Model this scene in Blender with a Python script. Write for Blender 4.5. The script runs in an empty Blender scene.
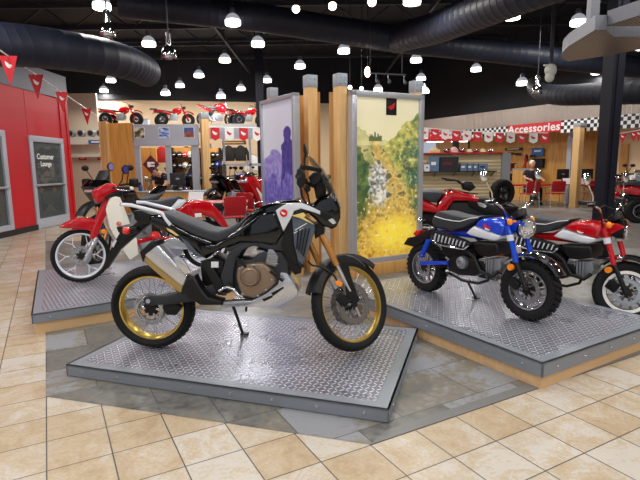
import bpy, bmesh, math, random
from mathutils import Vector, Matrix, noise
random.seed(7)
V = Vector
SC = bpy.context.scene
COL = SC.collection
pi = math.pi
# ------------------------------------------------------------------ camera
FPX, PITCH, ROLL, CH = 493.2, 0.150, -0.0108, 1.49
_cp, _sp, _c, _s = math.cos(PITCH), math.sin(PITCH), math.cos(ROLL), math.sin(ROLL)
_rt, _up0, CF = V((1, 0, 0)), V((0, _sp, _cp)), V((0, _cp, -_sp))
CR, CU = _c*_rt + _s*_up0, -_s*_rt + _c*_up0
CC = V((0, 0, CH))
cam = bpy.data.cameras.new('camera')
cam.sensor_fit = 'HORIZONTAL'; cam.sensor_width = 36; cam.lens = FPX*36/640
cam.clip_start = .05; cam.clip_end = 200
camo = bpy.data.objects.new('camera', cam); COL.objects.link(camo)
camo.matrix_world = Matrix(((CR.x, CU.x, -CF.x, CC.x), (CR.y, CU.y, -CF.y, CC.y), (CR.z, CU.z, -CF.z, CC.z), (0, 0, 0, 1)))
SC.camera = camo
def ray(px, py): return CR*((px-320)/FPX) - CU*((py-240)/FPX) + CF
def onz(px, py, z=0.):
    d = ray(px, py); return CC + d*((z-CH)/d.z)
def ony(px, py, y):
    d = ray(px, py); return CC + d*(y/d.y)
def onpl(px, py, p0, n):
    d = ray(px, py); return CC + d*((V(p0)-CC).dot(n)/d.dot(n))
YAW = .502                                  # the building's grid against the view
GI, GJ = V((math.cos(YAW), math.sin(YAW), 0)), V((-math.sin(YAW), math.cos(YAW), 0))
# ------------------------------------------------------------------ materials
MATS = {}
def N(nt, kind, ins=None, **props):
    n = nt.nodes.new(kind)
    for k, v in props.items(): setattr(n, k, v)
    for k, v in (ins or {}).items():
        s = n.inputs[k]
        if isinstance(v, bpy.types.NodeSocket): nt.links.new(v, s)
        else: s.default_value = v
    return n
def lin(c):
    f = lambda u: u/12.92 if u <= .04045 else ((u+.055)/1.055)**2.4
    return tuple(f(x/255.) for x in c[:3]) + (1.,)
def newmat(name):
    m = bpy.data.materials.new(name); m.use_nodes = True
    nt = m.node_tree; b = nt.nodes['Principled BSDF']
    MATS[name] = m
    return m, nt, b
def mat(name, rgb, rough=.5, metal=0., var=.06, scale=18., coat=0., emit=0., alpha=1., trans=0., bump=0., spec=.5):
    """one plain substance: colour with a little procedural mottling"""
    if name in MATS: return MATS[name]
    m, nt, b = newmat(name)
    c = lin(rgb)
    tc = N(nt, 'ShaderNodeTexCoord')
    no = N(nt, 'ShaderNodeTexNoise', {'Vector': tc.outputs['Object'], 'Scale': scale, 'Detail': 3.})
    mx = N(nt, 'ShaderNodeMix', {'Factor': no.outputs['Fac']}, data_type='RGBA')
    mx.inputs[6].default_value = tuple(x*(1-var) for x in c[:3])+(1,)
    mx.inputs[7].default_value = tuple(min(1, x*(1+var)) for x in c[:3])+(1,)
    nt.links.new(mx.outputs[2], b.inputs['Base Color'])
    b.inputs['Roughness'].default_value = rough; b.inputs['Metallic'].default_value = metal; b.inputs['Specular IOR Level'].default_value = spec
    b.inputs['Coat Weight'].default_value = coat
    if coat: b.inputs['Coat Roughness'].default_value = .06
    if emit:
        b.inputs['Emission Color'].default_value = c; b.inputs['Emission Strength'].default_value = emit
    b.inputs['Alpha'].default_value = alpha; b.inputs['Transmission Weight'].default_value = trans
    if bump:
        bp = N(nt, 'ShaderNodeBump', {'Height': no.outputs['Fac'], 'Strength': bump, 'Distance': .01})
        nt.links.new(bp.outputs[0], b.inputs['Normal'])
    return m
def vcolmat(name, rough=.35, emit=0.):
    """a printed picture: its ink is in the mesh's colour attribute"""
    m, nt, b = newmat(name)
    a = N(nt, 'ShaderNodeVertexColor', layer_name='ink')
    nt.links.new(a.outputs['Color'], b.inputs['Base Color'])
    b.inputs['Roughness'].default_value = rough
    if emit:
        nt.links.new(a.outputs['Color'], b.inputs['Emission Color']); b.inputs['Emission Strength'].default_value = emit
    return m
# ------------------------------------------------------------------ objects
def tag(o, label=None, cat=None, group=None, kind=None):
    if label: o['label'] = label
    if cat: o['category'] = cat
    if group: o['group'] = group
    if kind: o['kind'] = kind
    return o
def empty(name, loc=(0, 0, 0), rz=0., label=None, cat=None, group=None):
    o = bpy.data.objects.new(name, None); COL.objects.link(o)
    o.empty_display_size = .1; o.location = loc; o.rotation_euler = (0, 0, rz)
    return tag(o, label, cat, group)
def copy_tree(o, parent=None):
    c = o.copy(); COL.objects.link(c); c.parent = parent
    for ch in list(o.children): copy_tree(ch, c)
    return c
def frame_of(axis):
    a = V(axis).normalized()
    t = V((0, 0, 1)) if abs(a.z) < .9 else V((1, 0, 0))
    u = a.cross(t).normalized(); return a, u, a.cross(u).normalized()
class MB:
    """collects shapes, then links them as ONE mesh object"""
    def __init__(s): s.bm = bmesh.new()
    def box(s, c, size, rot=None, bev=0., mi=0):
        r = bmesh.ops.create_cube(s.bm, size=1.)
        M = Matrix.Translation(V(c)) @ ((rot.to_4x4() if rot else Matrix.Identity(4))) @ Matrix.Diagonal((*size, 1))
        bmesh.ops.transform(s.bm, matrix=M, verts=r['verts'])
        fs = list({f for v in r['verts'] for f in v.link_faces})
        for f in fs: f.material_index = mi
        if bev:
            es = list({e for v in r['verts'] for e in v.link_edges})
            bmesh.ops.bevel(s.bm, geom=es, offset=bev, segments=2, profile=.6, affect='EDGES', clamp_overlap=True)
        return s
    def bar(s, a, b, w, h=None, bev=0.):
        a, b = V(a), V(b); d, u, v = frame_of(b-a)
        R = Matrix((u, v, d)).transposed()
        return s.box((a+b)/2, (w, h or w, (b-a).length), R, bev)
    def prism(s, pts, vec, bev=0., mi=0, seg=2):
        pts = [V(p) for p in pts]; vec = V(vec)
        a = [s.bm.verts.new(p) for p in pts]; b = [s.bm.verts.new(p+vec) for p in pts]
        n = len(pts); fs = [s.bm.faces.new(a), s.bm.faces.new(list(reversed(b)))]
        for i in range(n): fs.append(s.bm.faces.new((a[i], b[i], b[(i+1) % n], a[(i+1) % n])))
        for f in fs: f.material_index = mi
        bmesh.ops.recalc_face_normals(s.bm, faces=fs)
        if bev:
            es = list({e for f in fs[:2] for e in f.edges})
            bmesh.ops.bevel(s.bm, geom=es, offset=bev, segments=seg, profile=.5, affect='EDGES', clamp_overlap=True)
        return s
    def poly(s, pts, mi=0):
        f = s.bm.faces.new([s.bm.verts.new(V(p)) for p in pts]); f.material_index = mi; return s
    def tube(s, pts, r, seg=8, mi=0, cap=True):
        pts = [V(p) for p in pts]; n = len(pts)
        rr = r if isinstance(r, (list, tuple)) else [r]*n
        d0, u, v = frame_of(pts[1]-pts[0]); rings = []
        for i, p in enumerate(pts):
            d = (pts[min(i+1, n-1)]-pts[max(i-1, 0)])
            if d.length < 1e-9: d = d0
            d = d.normalized(); u = (u-d*u.dot(d))
            u = u.normalized() if u.length > 1e-6 else frame_of(d)[1]
            v = d.cross(u)
            rings.append([s.bm.verts.new(p+(u*math.cos(2*pi*k/seg)+v*math.sin(2*pi*k/seg))*rr[i]) for k in range(seg)])
        for i in range(n-1):
            for k in range(seg):
                f = s.bm.faces.new((rings[i][k], rings[i][(k+1) % seg], rings[i+1][(k+1) % seg], rings[i+1][k])); f.material_index = mi
        if cap:
            s.bm.faces.new(list(reversed(rings[0]))).material_index = mi; s.bm.faces.new(rings[-1]).material_index = mi
        return s
    def lathe(s, prof, c, axis, seg=32, a0=0., a1=2*pi, closed=False, mi=0):
        c = V(c); a, u, v = frame_of(axis); full = abs(a1-a0-2*pi) < 1e-6
        m = seg if full else seg+1; rings = []
        for k in range(m):
            t = a0+(a1-a0)*k/seg; e = u*math.cos(t)+v*math.sin(t)
            rings.append([s.bm.verts.new(c+e*r+a*h) for r, h in prof])
        np_ = len(prof)
        for k in range(seg):
            A, B = rings[k], rings[(k+1) % m]
            for j in range(np_ if closed else np_-1):
                j2 = (j+1) % np_
                try: s.bm.faces.new((A[j], A[j2], B[j2], B[j])).material_index = mi
                except ValueError: pass
        if not full and closed:
            s.bm.faces.new(rings[0]).material_index = mi; s.bm.faces.new(list(reversed(rings[-1]))).material_index = mi
        return s
    def cyl(s, a, b, r, seg=20, r2=None, mi=0): return s.tube([a, b], [r, r if r2 is None else r2], seg, mi)
    def ball(s, c, rad, seg=12, rot=None, mi=0):
        r = bmesh.ops.create_uvsphere(s.bm, u_segments=seg, v_segments=max(6, seg*2//3), radius=1.)
        rad = rad if isinstance(rad, (tuple, list)) else (rad,)*3
        bmesh.ops.transform(s.bm, matrix=Matrix.Translation(V(c)) @ (rot.to_4x4() if rot else Matrix.Identity(4)) @ Matrix.Diagonal((*rad, 1)), verts=r['verts'])
        for f in {f for v in r['verts'] for f in v.link_faces}: f.material_index = mi
        return s
    def build(s, name, m, parent=None, smooth=True, ang=40, **tags):
        me = bpy.data.meshes.new(name)
        bmesh.ops.remove_doubles(s.bm, verts=s.bm.verts, dist=1e-6)
        bmesh.ops.recalc_face_normals(s.bm, faces=s.bm.faces)
        s.bm.to_mesh(me); s.bm.free()
        for x in (m if isinstance(m, (list, tuple)) else [m]): me.materials.append(x)
        if smooth and me.polygons:
            me.polygons.foreach_set('use_smooth', [True]*len(me.polygons))
            me.set_sharp_from_angle(angle=math.radians(ang))
        o = bpy.data.objects.new(name, me); COL.objects.link(o)
        if parent: o.parent = parent
        return tag(o, **tags)
def struct(o): o['kind'] = 'structure'; return o
def text(name, s, size, M, m, parent=None, ext=.002, bold=0., width=1., align='CENTER'):
    """lettering as a mesh: M puts x along the line, y up, z out of the face"""
    cu = bpy.data.curves.new(name, 'FONT'); cu.body = s; cu.size = size; cu.extrude = ext; cu.offset = bold
    cu.align_x = align; cu.align_y = 'CENTER'; cu.resolution_u = 3; cu.space_character = width
    o = bpy.data.objects.new(name, cu)
    me = bpy.data.meshes.new_from_object(o); me.transform(M); bpy.data.objects.remove(o); bpy.data.curves.remove(cu)
    me.materials.append(m)
    r = bpy.data.objects.new(name, me); COL.objects.link(r)
    if parent: r.parent = parent
    return r
def face_M(c, x, n):
    """matrix of a flat face at c with line direction x and outward normal n"""
    x = V(x).normalized(); n = V(n).normalized(); y = n.cross(x)
    return Matrix(((x.x, y.x, n.x, c[0]), (x.y, y.y, n.y, c[1]), (x.z, y.z, n.z, c[2]), (0, 0, 0, 1)))
WING = [(-.5, .42), (-.12, .22), (.12, .05), (.36, .0), (.5, -.12), (.2, -.16), (.44, -.26), (.14, -.28), (.3, -.4), (-.05, -.36), (-.3, -.2), (-.44, .05)]
def wing(mb, M, w, h, t=.002, mi=0, flip=1):
    return mb.prism([M @ V((flip*x*w, y*h, .0)) for x, y in WING], (M.to_3x3() @ V((0, 0, 1)))*t, mi=mi)
# picture painted cell by cell (a printed poster), n x m cells over a w x h face
def print_mesh(name, w, h, n, m, fn, material, M, parent=None):
    bm = bmesh.new(); L = bm.loops.layers.color.new('ink')
    vs = [[bm.verts.new(M @ V((-w/2+w*i/n, h*j/m, 0))) for i in range(n+1)] for j in range(m+1)]
    for j in range(m):
        for i in range(n):
            f = bm.faces.new((vs[j][i], vs[j][i+1], vs[j+1][i+1], vs[j+1][i])); c = fn((i+.5)/n, (j+.5)/m)
            for l in f.loops: l[L] = (c[0]/255, c[1]/255, c[2]/255, 1)
    me = bpy.data.meshes.new(name); bm.to_mesh(me); bm.free(); me.materials.append(material)
    o = bpy.data.objects.new(name, me); COL.objects.link(o)
    if parent: o.parent = parent
    return o
LAMP_W = 55.; NEAR_W = 52.; WIN_W = 14.
EXPOSURE = -.22
# ------------------------------------------------------------------ special materials
def tile_mat(name, w, h, off, cols, mortar, msize, nscale, rough, bump=.15):
    m, nt, b = newmat(name)
    tc = N(nt, 'ShaderNodeTexCoord'); P = tc.outputs['Object']
    br = N(nt, 'ShaderNodeTexBrick', {'Vector': P, 'Scale': 1., 'Brick Width': w, 'Row Height': h, 'Mortar Size': msize, 'Mortar Smooth': .1, 'Bias': 0.,
                                      'Color1': (0, 0, 0, 1), 'Color2': (1, 1, 1, 1), 'Mortar': (0, 0, 0, 1)}, offset=off, squash=1.)
    n1 = N(nt, 'ShaderNodeTexNoise', {'Vector': P, 'Scale': nscale, 'Detail': 5., 'Roughness': .65, 'Distortion': .8})
    n2 = N(nt, 'ShaderNodeTexNoise', {'Vector': P, 'Scale': nscale*9, 'Detail': 3.})
    a = N(nt, 'ShaderNodeMath', {0: br.outputs['Color'], 1: .30}, operation='MULTIPLY')
    s = N(nt, 'ShaderNodeMath', {0: n1.outputs['Fac'], 1: a.outputs[0]}, operation='ADD')
    s = N(nt, 'ShaderNodeMath', {0: n2.outputs['Fac'], 1: .42, 2: s.outputs[0]}, operation='MULTIPLY_ADD')
    r = N(nt, 'ShaderNodeValToRGB', {'Fac': s.outputs[0]}); e = r.color_ramp.elements
    ps = [.55+.5*i/(len(cols)-1) for i in range(len(cols))]
    e[0].position = ps[0]; e[0].color = lin(cols[0]); e[1].position = ps[-1]; e[1].color = lin(cols[-1])
    for p, c in zip(ps[1:-1], cols[1:-1]): x = e.new(p); x.color = lin(c)
    mx = N(nt, 'ShaderNodeMix', {'Factor': br.outputs['Fac']}, data_type='RGBA')
    nt.links.new(r.outputs[0], mx.inputs[6]); mx.inputs[7].default_value = lin(mortar)
    nt.links.new(mx.outputs[2], b.inputs['Base Color'])
    hh = N(nt, 'ShaderNodeMath', {0: n2.outputs['Fac'], 1: br.outputs['Fac']}, operation='SUBTRACT')
    bp = N(nt, 'ShaderNodeBump', {'Height': hh.outputs[0], 'Strength': bump, 'Distance': .004}); nt.links.new(bp.outputs[0], b.inputs['Normal'])
    b.inputs['Roughness'].default_value = rough
    return m
T = .3057
tile_mat('beige_tile', T, T, 0., [(164, 142, 112), (175, 155, 126), (183, 169, 148), (190, 183, 172)], (78, 72, 68), .0036, 5.5, .36)
tile_mat('slate_tile', .62, .46, .5, [(78, 78, 76), (104, 103, 99), (120, 114, 102), (134, 136, 140)], (58, 58, 58), .003, 2.2, .36)
def wood_mat(name, c1, c2, axis='Z', scale=1.4, rough=.4):
    m, nt, b = newmat(name)
    tc = N(nt, 'ShaderNodeTexCoord')
    sc = {'Z': (9, 9, .7), 'X': (.7, 9, 9), 'Y': (9, .7, 9)}[axis]
    mp = N(nt, 'ShaderNodeMapping', {'Vector': tc.outputs['Object'], 'Scale': sc})
    n = N(nt, 'ShaderNodeTexNoise', {'Vector': mp.outputs[0], 'Scale': scale, 'Detail': 5., 'Distortion': 1.2})
    r = N(nt, 'ShaderNodeValToRGB', {'Fac': n.outputs['Fac']}); e = r.color_ramp.elements
    e[0].position = .3; e[0].color = lin(c1); e[1].position = .7; e[1].color = lin(c2)
    nt.links.new(r.outputs[0], b.inputs['Base Color']); b.inputs['Roughness'].default_value = rough
    return m
wood_mat('maple', (192, 138, 74), (214, 166, 100)); wood_mat('maple_pale', (204, 158, 98), (224, 186, 130)); wood_mat('oak_orange', (196, 136, 62), (222, 168, 92))
wood_mat('ply_edge', (205, 165, 118), (222, 186, 142), 'X'); wood_mat('grey_plank', (120, 112, 106), (158, 150, 142), 'X', 2.)
def plate_mat():
    m, nt, b = newmat('diamond_plate')
    tc = N(nt, 'ShaderNodeTexCoord')
    sx = N(nt, 'ShaderNodeSeparateXYZ', {'Vector': tc.outputs['Object']})
    def M(op, *a, **k): return N(nt, 'ShaderNodeMath', dict(enumerate(a)), operation=op, **k).outputs[0]
    cell = .037
    u = M('DIVIDE', sx.outputs[0], cell); v = M('DIVIDE', sx.outputs[1], cell)
    par = M('MODULO', M('ADD', M('ADD', M('FLOOR', u), M('FLOOR', v)), 1000.), 2.)
    a = M('SUBTRACT', M('FRACT', u), .5); c = M('SUBTRACT', M('FRACT', v), .5)
    p = M('ADD', a, c); q = M('SUBTRACT', a, c)
    e1 = M('ADD', M('POWER', M('ABSOLUTE', M('DIVIDE', p, .74)), 2.), M('POWER', M('ABSOLUTE', M('DIVIDE', q, .24)), 2.))
    e2 = M('ADD', M('POWER', M('ABSOLUTE', M('DIVIDE', q, .74)), 2.), M('POWER', M('ABSOLUTE', M('DIVIDE', p, .24)), 2.))
    mx = N(nt, 'ShaderNodeMix', {'Factor': par, 'A': e1, 'B': e2}, data_type='FLOAT')
    h = M('SUBTRACT', 1., mx.outputs[0], use_clamp=True)
    no = N(nt, 'ShaderNodeTexNoise', {'Vector': tc.outputs['Object'], 'Scale': 3., 'Detail': 4.})
    bp = N(nt, 'ShaderNodeBump', {'Height': h, 'Strength': .8, 'Distance': .007}); nt.links.new(bp.outputs[0], b.inputs['Normal'])
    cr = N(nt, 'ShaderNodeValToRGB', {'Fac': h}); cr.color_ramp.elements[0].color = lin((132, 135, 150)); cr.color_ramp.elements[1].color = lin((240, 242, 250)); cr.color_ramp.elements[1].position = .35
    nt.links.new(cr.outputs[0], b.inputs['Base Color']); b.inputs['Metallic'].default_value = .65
    nt.links.new(M('MULTIPLY_ADD', no.outputs['Fac'], .14, .22), b.inputs['Roughness'])
    return m
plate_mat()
def ribbed(name, rgb, pitch, axis, rough=.35, metal=1., depth=.02):
    m, nt, b = newmat(name)
    tc = N(nt, 'ShaderNodeTexCoord'); mp = N(nt, 'ShaderNodeMapping', {'Vector': tc.outputs['Object']})
    w = N(nt, 'ShaderNodeTexWave', {'Vector': mp.outputs[0], 'Scale': 1/pitch/3.18, 'Distortion': 0.}, wave_type='BANDS', bands_direction=axis)
    bp = N(nt, 'ShaderNodeBump', {'Height': w.outputs['Fac'], 'Strength': 1., 'Distance': depth}); nt.links.new(bp.outputs[0], b.inputs['Normal'])
    b.inputs['Base Color'].default_value = lin(rgb); b.inputs['Roughness'].default_value = rough; b.inputs['Metallic'].default_value = metal
    return m
ribbed('corrugated', (84, 86, 94), .07, 'Y', .35, .4); ribbed('corrugated_tan', (192, 180, 170), .07, 'X', .3, .8)
ribbed('slatwall', (206, 186, 146), .1, 'Z', .5, 0., .015)
def perf_mat():
    m, nt, b = newmat('perforated')
    tc = N(nt, 'ShaderNodeTexCoord'); vo = N(nt, 'ShaderNodeTexVoronoi', {'Vector': tc.outputs['Object'], 'Scale': 19., 'Randomness': 0.})
    r = N(nt, 'ShaderNodeValToRGB', {'Fac': vo.outputs['Distance']}); e = r.color_ramp.elements
    e[0].position = .25; e[0].color = lin((40, 36, 34)); e[1].position = .36; e[1].color = lin((196, 180, 164))
    nt.links.new(r.outputs[0], b.inputs['Base Color']); b.inputs['Roughness'].default_value = .4; b.inputs['Metallic'].default_value = .7
perf_mat()
def checker_mat(name, size):
    m, nt, b = newmat(name)
    tc = N(nt, 'ShaderNodeTexCoord')
    ch = N(nt, 'ShaderNodeTexChecker', {'Vector': tc.outputs['Object'], 'Color1': lin((240, 240, 240)), 'Color2': lin((16, 16, 18)), 'Scale': 1/size})
    nt.links.new(ch.outputs[0], b.inputs['Base Color']); b.inputs['Roughness'].default_value = .4
    return m
checker_mat('checkered', .118)
def glass_mat(name, tint, rough=.02, alpha=.25):
    m, nt, b = newmat(name)
    b.inputs['Base Color'].default_value = lin(tint); b.inputs['Roughness'].default_value = rough; b.inputs['Alpha'].default_value = alpha
    b.inputs['Specular IOR Level'].default_value = .8
    return m
glass_mat('door_glass', (78, 92, 92), .03, .72); glass_mat('clear_glass', (200, 210, 215), .02, .15)
mat('red_wall', (192, 20, 36), .45, var=.03, scale=2); mat('cream_wall', (236, 208, 170), .7, var=.03, scale=1); mat('white_wall', (214, 212, 208), .6, var=.03, scale=1)
mat('black_wall', (20, 22, 30), .7, scale=2); mat('deck_black', (16, 18, 26), .75, scale=2); mat('truss_black', (34, 37, 50), .6); mat('duct_dark', (44, 47, 58), .5)
mat('grey_frame', (172, 176, 188), .4, .05, var=.03); mat('silver_frame', (190, 194, 202), .32, .6, var=.03); mat('base_black', (26, 24, 24), .5)
mat('column_navy', (10, 13, 28), .5, spec=.3); mat('plate_grey', (132, 138, 147), .38, .2, scale=30); mat('bolt_bright', (220, 222, 226), .2, .9)
mat('cap_metal', (158, 166, 176), .4, .2); mat('red_sign', (206, 28, 40), .4); mat('white', (238, 238, 236), .4, var=.02); mat('black', (14, 14, 16), .4)
mat('lamp_glow', (255, 250, 244), .3, emit=7.); mat('lamp_dome', (200, 204, 214), .25, emit=.55); mat('bulb_glow', (255, 226, 214), .3, emit=12.); mat('lamp_cap', (120, 122, 128), .4, .7); mat('chrome', (225, 226, 230), .08, 1., var=.01)
mat('daylight_sky', (214, 228, 246), .5)
# ------------------------------------------------------------------ floor
def grid(i, j, z=0): return onz(46.3, 471.7) * 0 + V((-1.373, 2.258, z)) + GI*(i*T) + GJ*(j*T)
def floor_obj(name, pts, z, m):
    o0 = grid(0, 0); R = Matrix.Rotation(-YAW, 3, 'Z')
    mb = MB(); mb.poly([R @ (V((p.x, p.y, 0))-V((o0.x, o0.y, 0))) for p in pts])
    o = mb.build(name, MATS[m], smooth=False); o.location = (o0.x, o0.y, z); o.rotation_euler = (0, 0, YAW); return struct(o)
floor_obj('floor', [V((-14, -6.5, 0)), V((17, -6.5, 0)), V((17, 27, 0)), V((-14, 27, 0))], 0, 'beige_tile')
A, B_, C_ = onz(45.9, 241), onz(45.7, 396.7), onz(370, 444.6)
floor_obj('floor_slate', [A, B_, C_, grid(62, -2), grid(62, 62), grid(5, 62), grid(5, 26)], .002, 'slate_tile')
mb = MB()
k = C_-grid(0, 0); ci = k.dot(GI)/T
mb.prism([grid(ci, -2, .0025), grid(45, -2, .0025), grid(45, -1.74, .0025), grid(ci+.5, -1.74, .0025)], (0, 0, .001))
struct(mb.build('trim_1', mat('border_stone', (112, 111, 110), .4, var=.15, scale=6), smooth=False))
# ------------------------------------------------------------------ walls
def wall(name, a, b, z0, z1, m, th=.15, side=1):
    a, b = V((*a, 0)), V((*b, 0)); L = (b-a).length; ang = math.atan2(b.y-a.y, b.x-a.x)
    mb = MB(); mb.box((L/2, side*th/2, (z0+z1)/2), (L, th, z1-z0))
    o = mb.build(name, MATS[m], smooth=False); o.location = a; o.rotation_euler = (0, 0, ang); return struct(o)
CEIL = 6.4
wall('wall_back', (-13.9, 20.4), (4.6, 24.6), 0, 4.34, 'cream_wall'); wall('wall_back_upper', (-13.9, 20.3), (4.9, 24.6), 4.34, CEIL, 'black_wall')
wall('wall_left', (-13.9, -6), (-13.9, 20.4), 0, CEIL, 'white_wall', side=1)
wall('wall_right', (16.6, 27), (16.6, -6), 0, CEIL, 'cream_wall', side=1)
mb = MB(); mb.box((1.5, 10.2, CEIL+.1), (31.5, 33.6, .2)); struct(mb.build('ceiling', MATS['deck_black'], smooth=False))
# shop front behind the camera: piers, sill, head and glass
for i, (x0, x1) in enumerate(((-14, -11.2), (-4.2, -3.4), (3.6, 4.4), (11.4, 16.7))):
    wall('wall_front' + ('' if not i else '_pier%d' % i), (x1, -6.2), (x0, -6.2), 0, CEIL, 'black_wall')
for i, (x0, x1) in enumerate(((-11.2, -4.2), (-3.4, 3.6), (4.4, 11.4))):
    wall('wall_front_head%d' % i, (x1, -6.2), (x0, -6.2), 4.2, CEIL, 'black_wall'); wall('wall_front_sill%d' % i, (x1, -6.2), (x0, -6.2), 0, .3, 'black_wall')
    mb = MB()
    for q in range(4): mb.box((x0+(x1-x0)*q/3, -6.25, 2.25), (.08, .1, 3.9))
    for z in (.32, 2.6, 4.18): mb.box(((x0+x1)/2, -6.25, z), (x1-x0, .1, .07))
    w = struct(mb.build('window_%d' % (i+1), MATS['silver_frame'], smooth=False))
    mb = MB(); mb.box(((x0+x1)/2, -6.26, 2.25), (x1-x0, .012, 3.9)); g = mb.build('window_glass', MATS['clear_glass'], w, smooth=False)
# red booth on the left
BX = -6.95
wall('wall_booth', (BX+.03, 4), (BX+.01, 9.45), 0, 3.34, 'red_wall', .12, 1); wall('wall_booth_near', (BX, 11.12), (BX, 11.62), 0, 3.34, 'red_wall', .12, 1); wall('wall_booth_near_head', (BX, 9.45), (BX, 11.12), 2.33, 3.34, 'red_wall', .12, 1)
def ybx(px, py): return onpl(px, py, (BX, 0, 0), (1, 0, 0))
for nm, y0, y1, z0, z1 in (('wall_booth_far', 11.62, 12.03, 0, 3.34), ('wall_booth_end', 13.62, 14.05, 0, 3.34), ('wall_booth_head', 12.03, 13.62, 2.28, 3.34)):
    wall(nm, (BX, y0), (BX-.012*(y1-11.62), y1), z0, z1, 'red_wall', .12, 1)
wall('wall_booth_return', (BX, 14.05), (-12, 14.05), 0, 3.34, 'red_wall', .12, 1); wall('wall_booth_inner', (-9.6, 14), (-9.6, 4), 0, 3.1, 'white_wall', .1, -1)
wall('baseboard_booth', (BX+.01, 4), (BX+.01, 12.03), 0, .13, 'base_black', .04, -1)
wall('trim_booth_metal', (BX+.02, 4), (BX+.02, 14.05), 3.34, 3.96, 'corrugated', .08, 1)
def glazed_door(name, y0, y1, zt, words):
    d = struct(empty(name, (BX, (y0+y1)/2, 0)))
    w = y1-y0; mb = MB(); f = .14
    mb.box((-.02, -w/2+f/2, zt/2), (.1, f, zt), bev=.008); mb.box((-.02, w/2-f/2, zt/2), (.1, f, zt), bev=.008)
    mb.box((-.02, 0, zt-.07), (.106, w-.02, .14), bev=.008); mb.box((-.02, 0, .13), (.106, w-.02, .24), bev=.008)
    mb.build('door_frame', MATS['grey_frame'], d)
    MB().box((-.03, 0, zt/2), (.02, w-2*f, zt-.2)).build('glass_pane', MATS['door_glass'], d, smooth=False)
    MB().box((.05, 0, 1.08), (.04, w-f, .05), bev=.01).box((.02, -w/2+f*.7, 1.08), (.06, .04, .04)).box((.02, w/2-f*.7, 1.08), (.06, .04, .04)).build('push_bar', MATS['silver_frame'], d)
    if words:
        for s, z, sz in words: text('lettering', s, sz, face_M((-.017, -.08, z), (0, 1, 0), (1, 0, 0)), MATS['white'], d, .001, .004)
    return d
glazed_door('door_1', 12.03, 13.62, 2.28, (('Customer', 1.78, .19), ('Lounge', 1.60, .17)))
glazed_door('door_2', 9.45, 11.12, 2.33, None)
# service wall behind the booth, with its rail of round cans and red notices
mat('service_paint', (222, 212, 198), .6, var=.03, scale=1); wall('wall_service', (-13.5, 18.3), (-8.0, 18.3), 0, 4.14, 'service_paint', .12, 1)
# accessories side: an oblique wall with a fascia, following the building grid
QD = V((.475, -.88, 0)).normalized(); QN = V((-.88, -.475, 0)).normalized(); Q0 = V((5.0, 23.8, 0))
def qp(px, off=0): # where the line of sight through px meets the fascia line, as distance along it
    d = ray(px, 150); n = QN; t = ((Q0-QN*(-off))-CC).dot(n)/d.dot(n); return (CC+d*t-Q0).dot(QD)
def qwall(name, t0, t1, z0, z1, m, off=0., th=.12):
    a, b = Q0+QD*t0+QN*off, Q0+QD*t1+QN*off
    return wall(name, (a.x, a.y), (b.x, b.y), z0, z1, m, th, 1)
qwall('wall_accessories', -1, 12.2, 0, 3.0, 'oak_orange', -1.6); qwall('trim_fascia', -1, 12.2, 2.93, 3.55, 'corrugated_tan'); qwall('wall_accessories_upper', -1.5, 14, 3.55, CEIL, 'black_wall', -.05)
qwall('ceiling_accessories', -1, 12.2, 2.86, 2.93, 'white_wall', -.1, 1.6)
# ------------------------------------------------------------------ columns
mb = MB(); mb.box((0, 0, CEIL/2), (.205, .205, CEIL)); mb.box((0, -.108, CEIL/2), (.07, .02, CEIL)); mb.box((0, 0, .01), (.3, .3, .02))
p = ony(607.5, 150, 7.7); c = struct(mb.build('column', MATS['column_navy'], smooth=False)); c.location = (p.x, p.y, 0); c.rotation_euler = (0, 0, .25)
p = ony(260.5, 120, 16.9); c = struct(MB().box((0, 0, CEIL/2), (.24, .24, CEIL)).build('column', MATS['column_navy'], smooth=False)); c.location = (p.x, p.y, 0)
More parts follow.
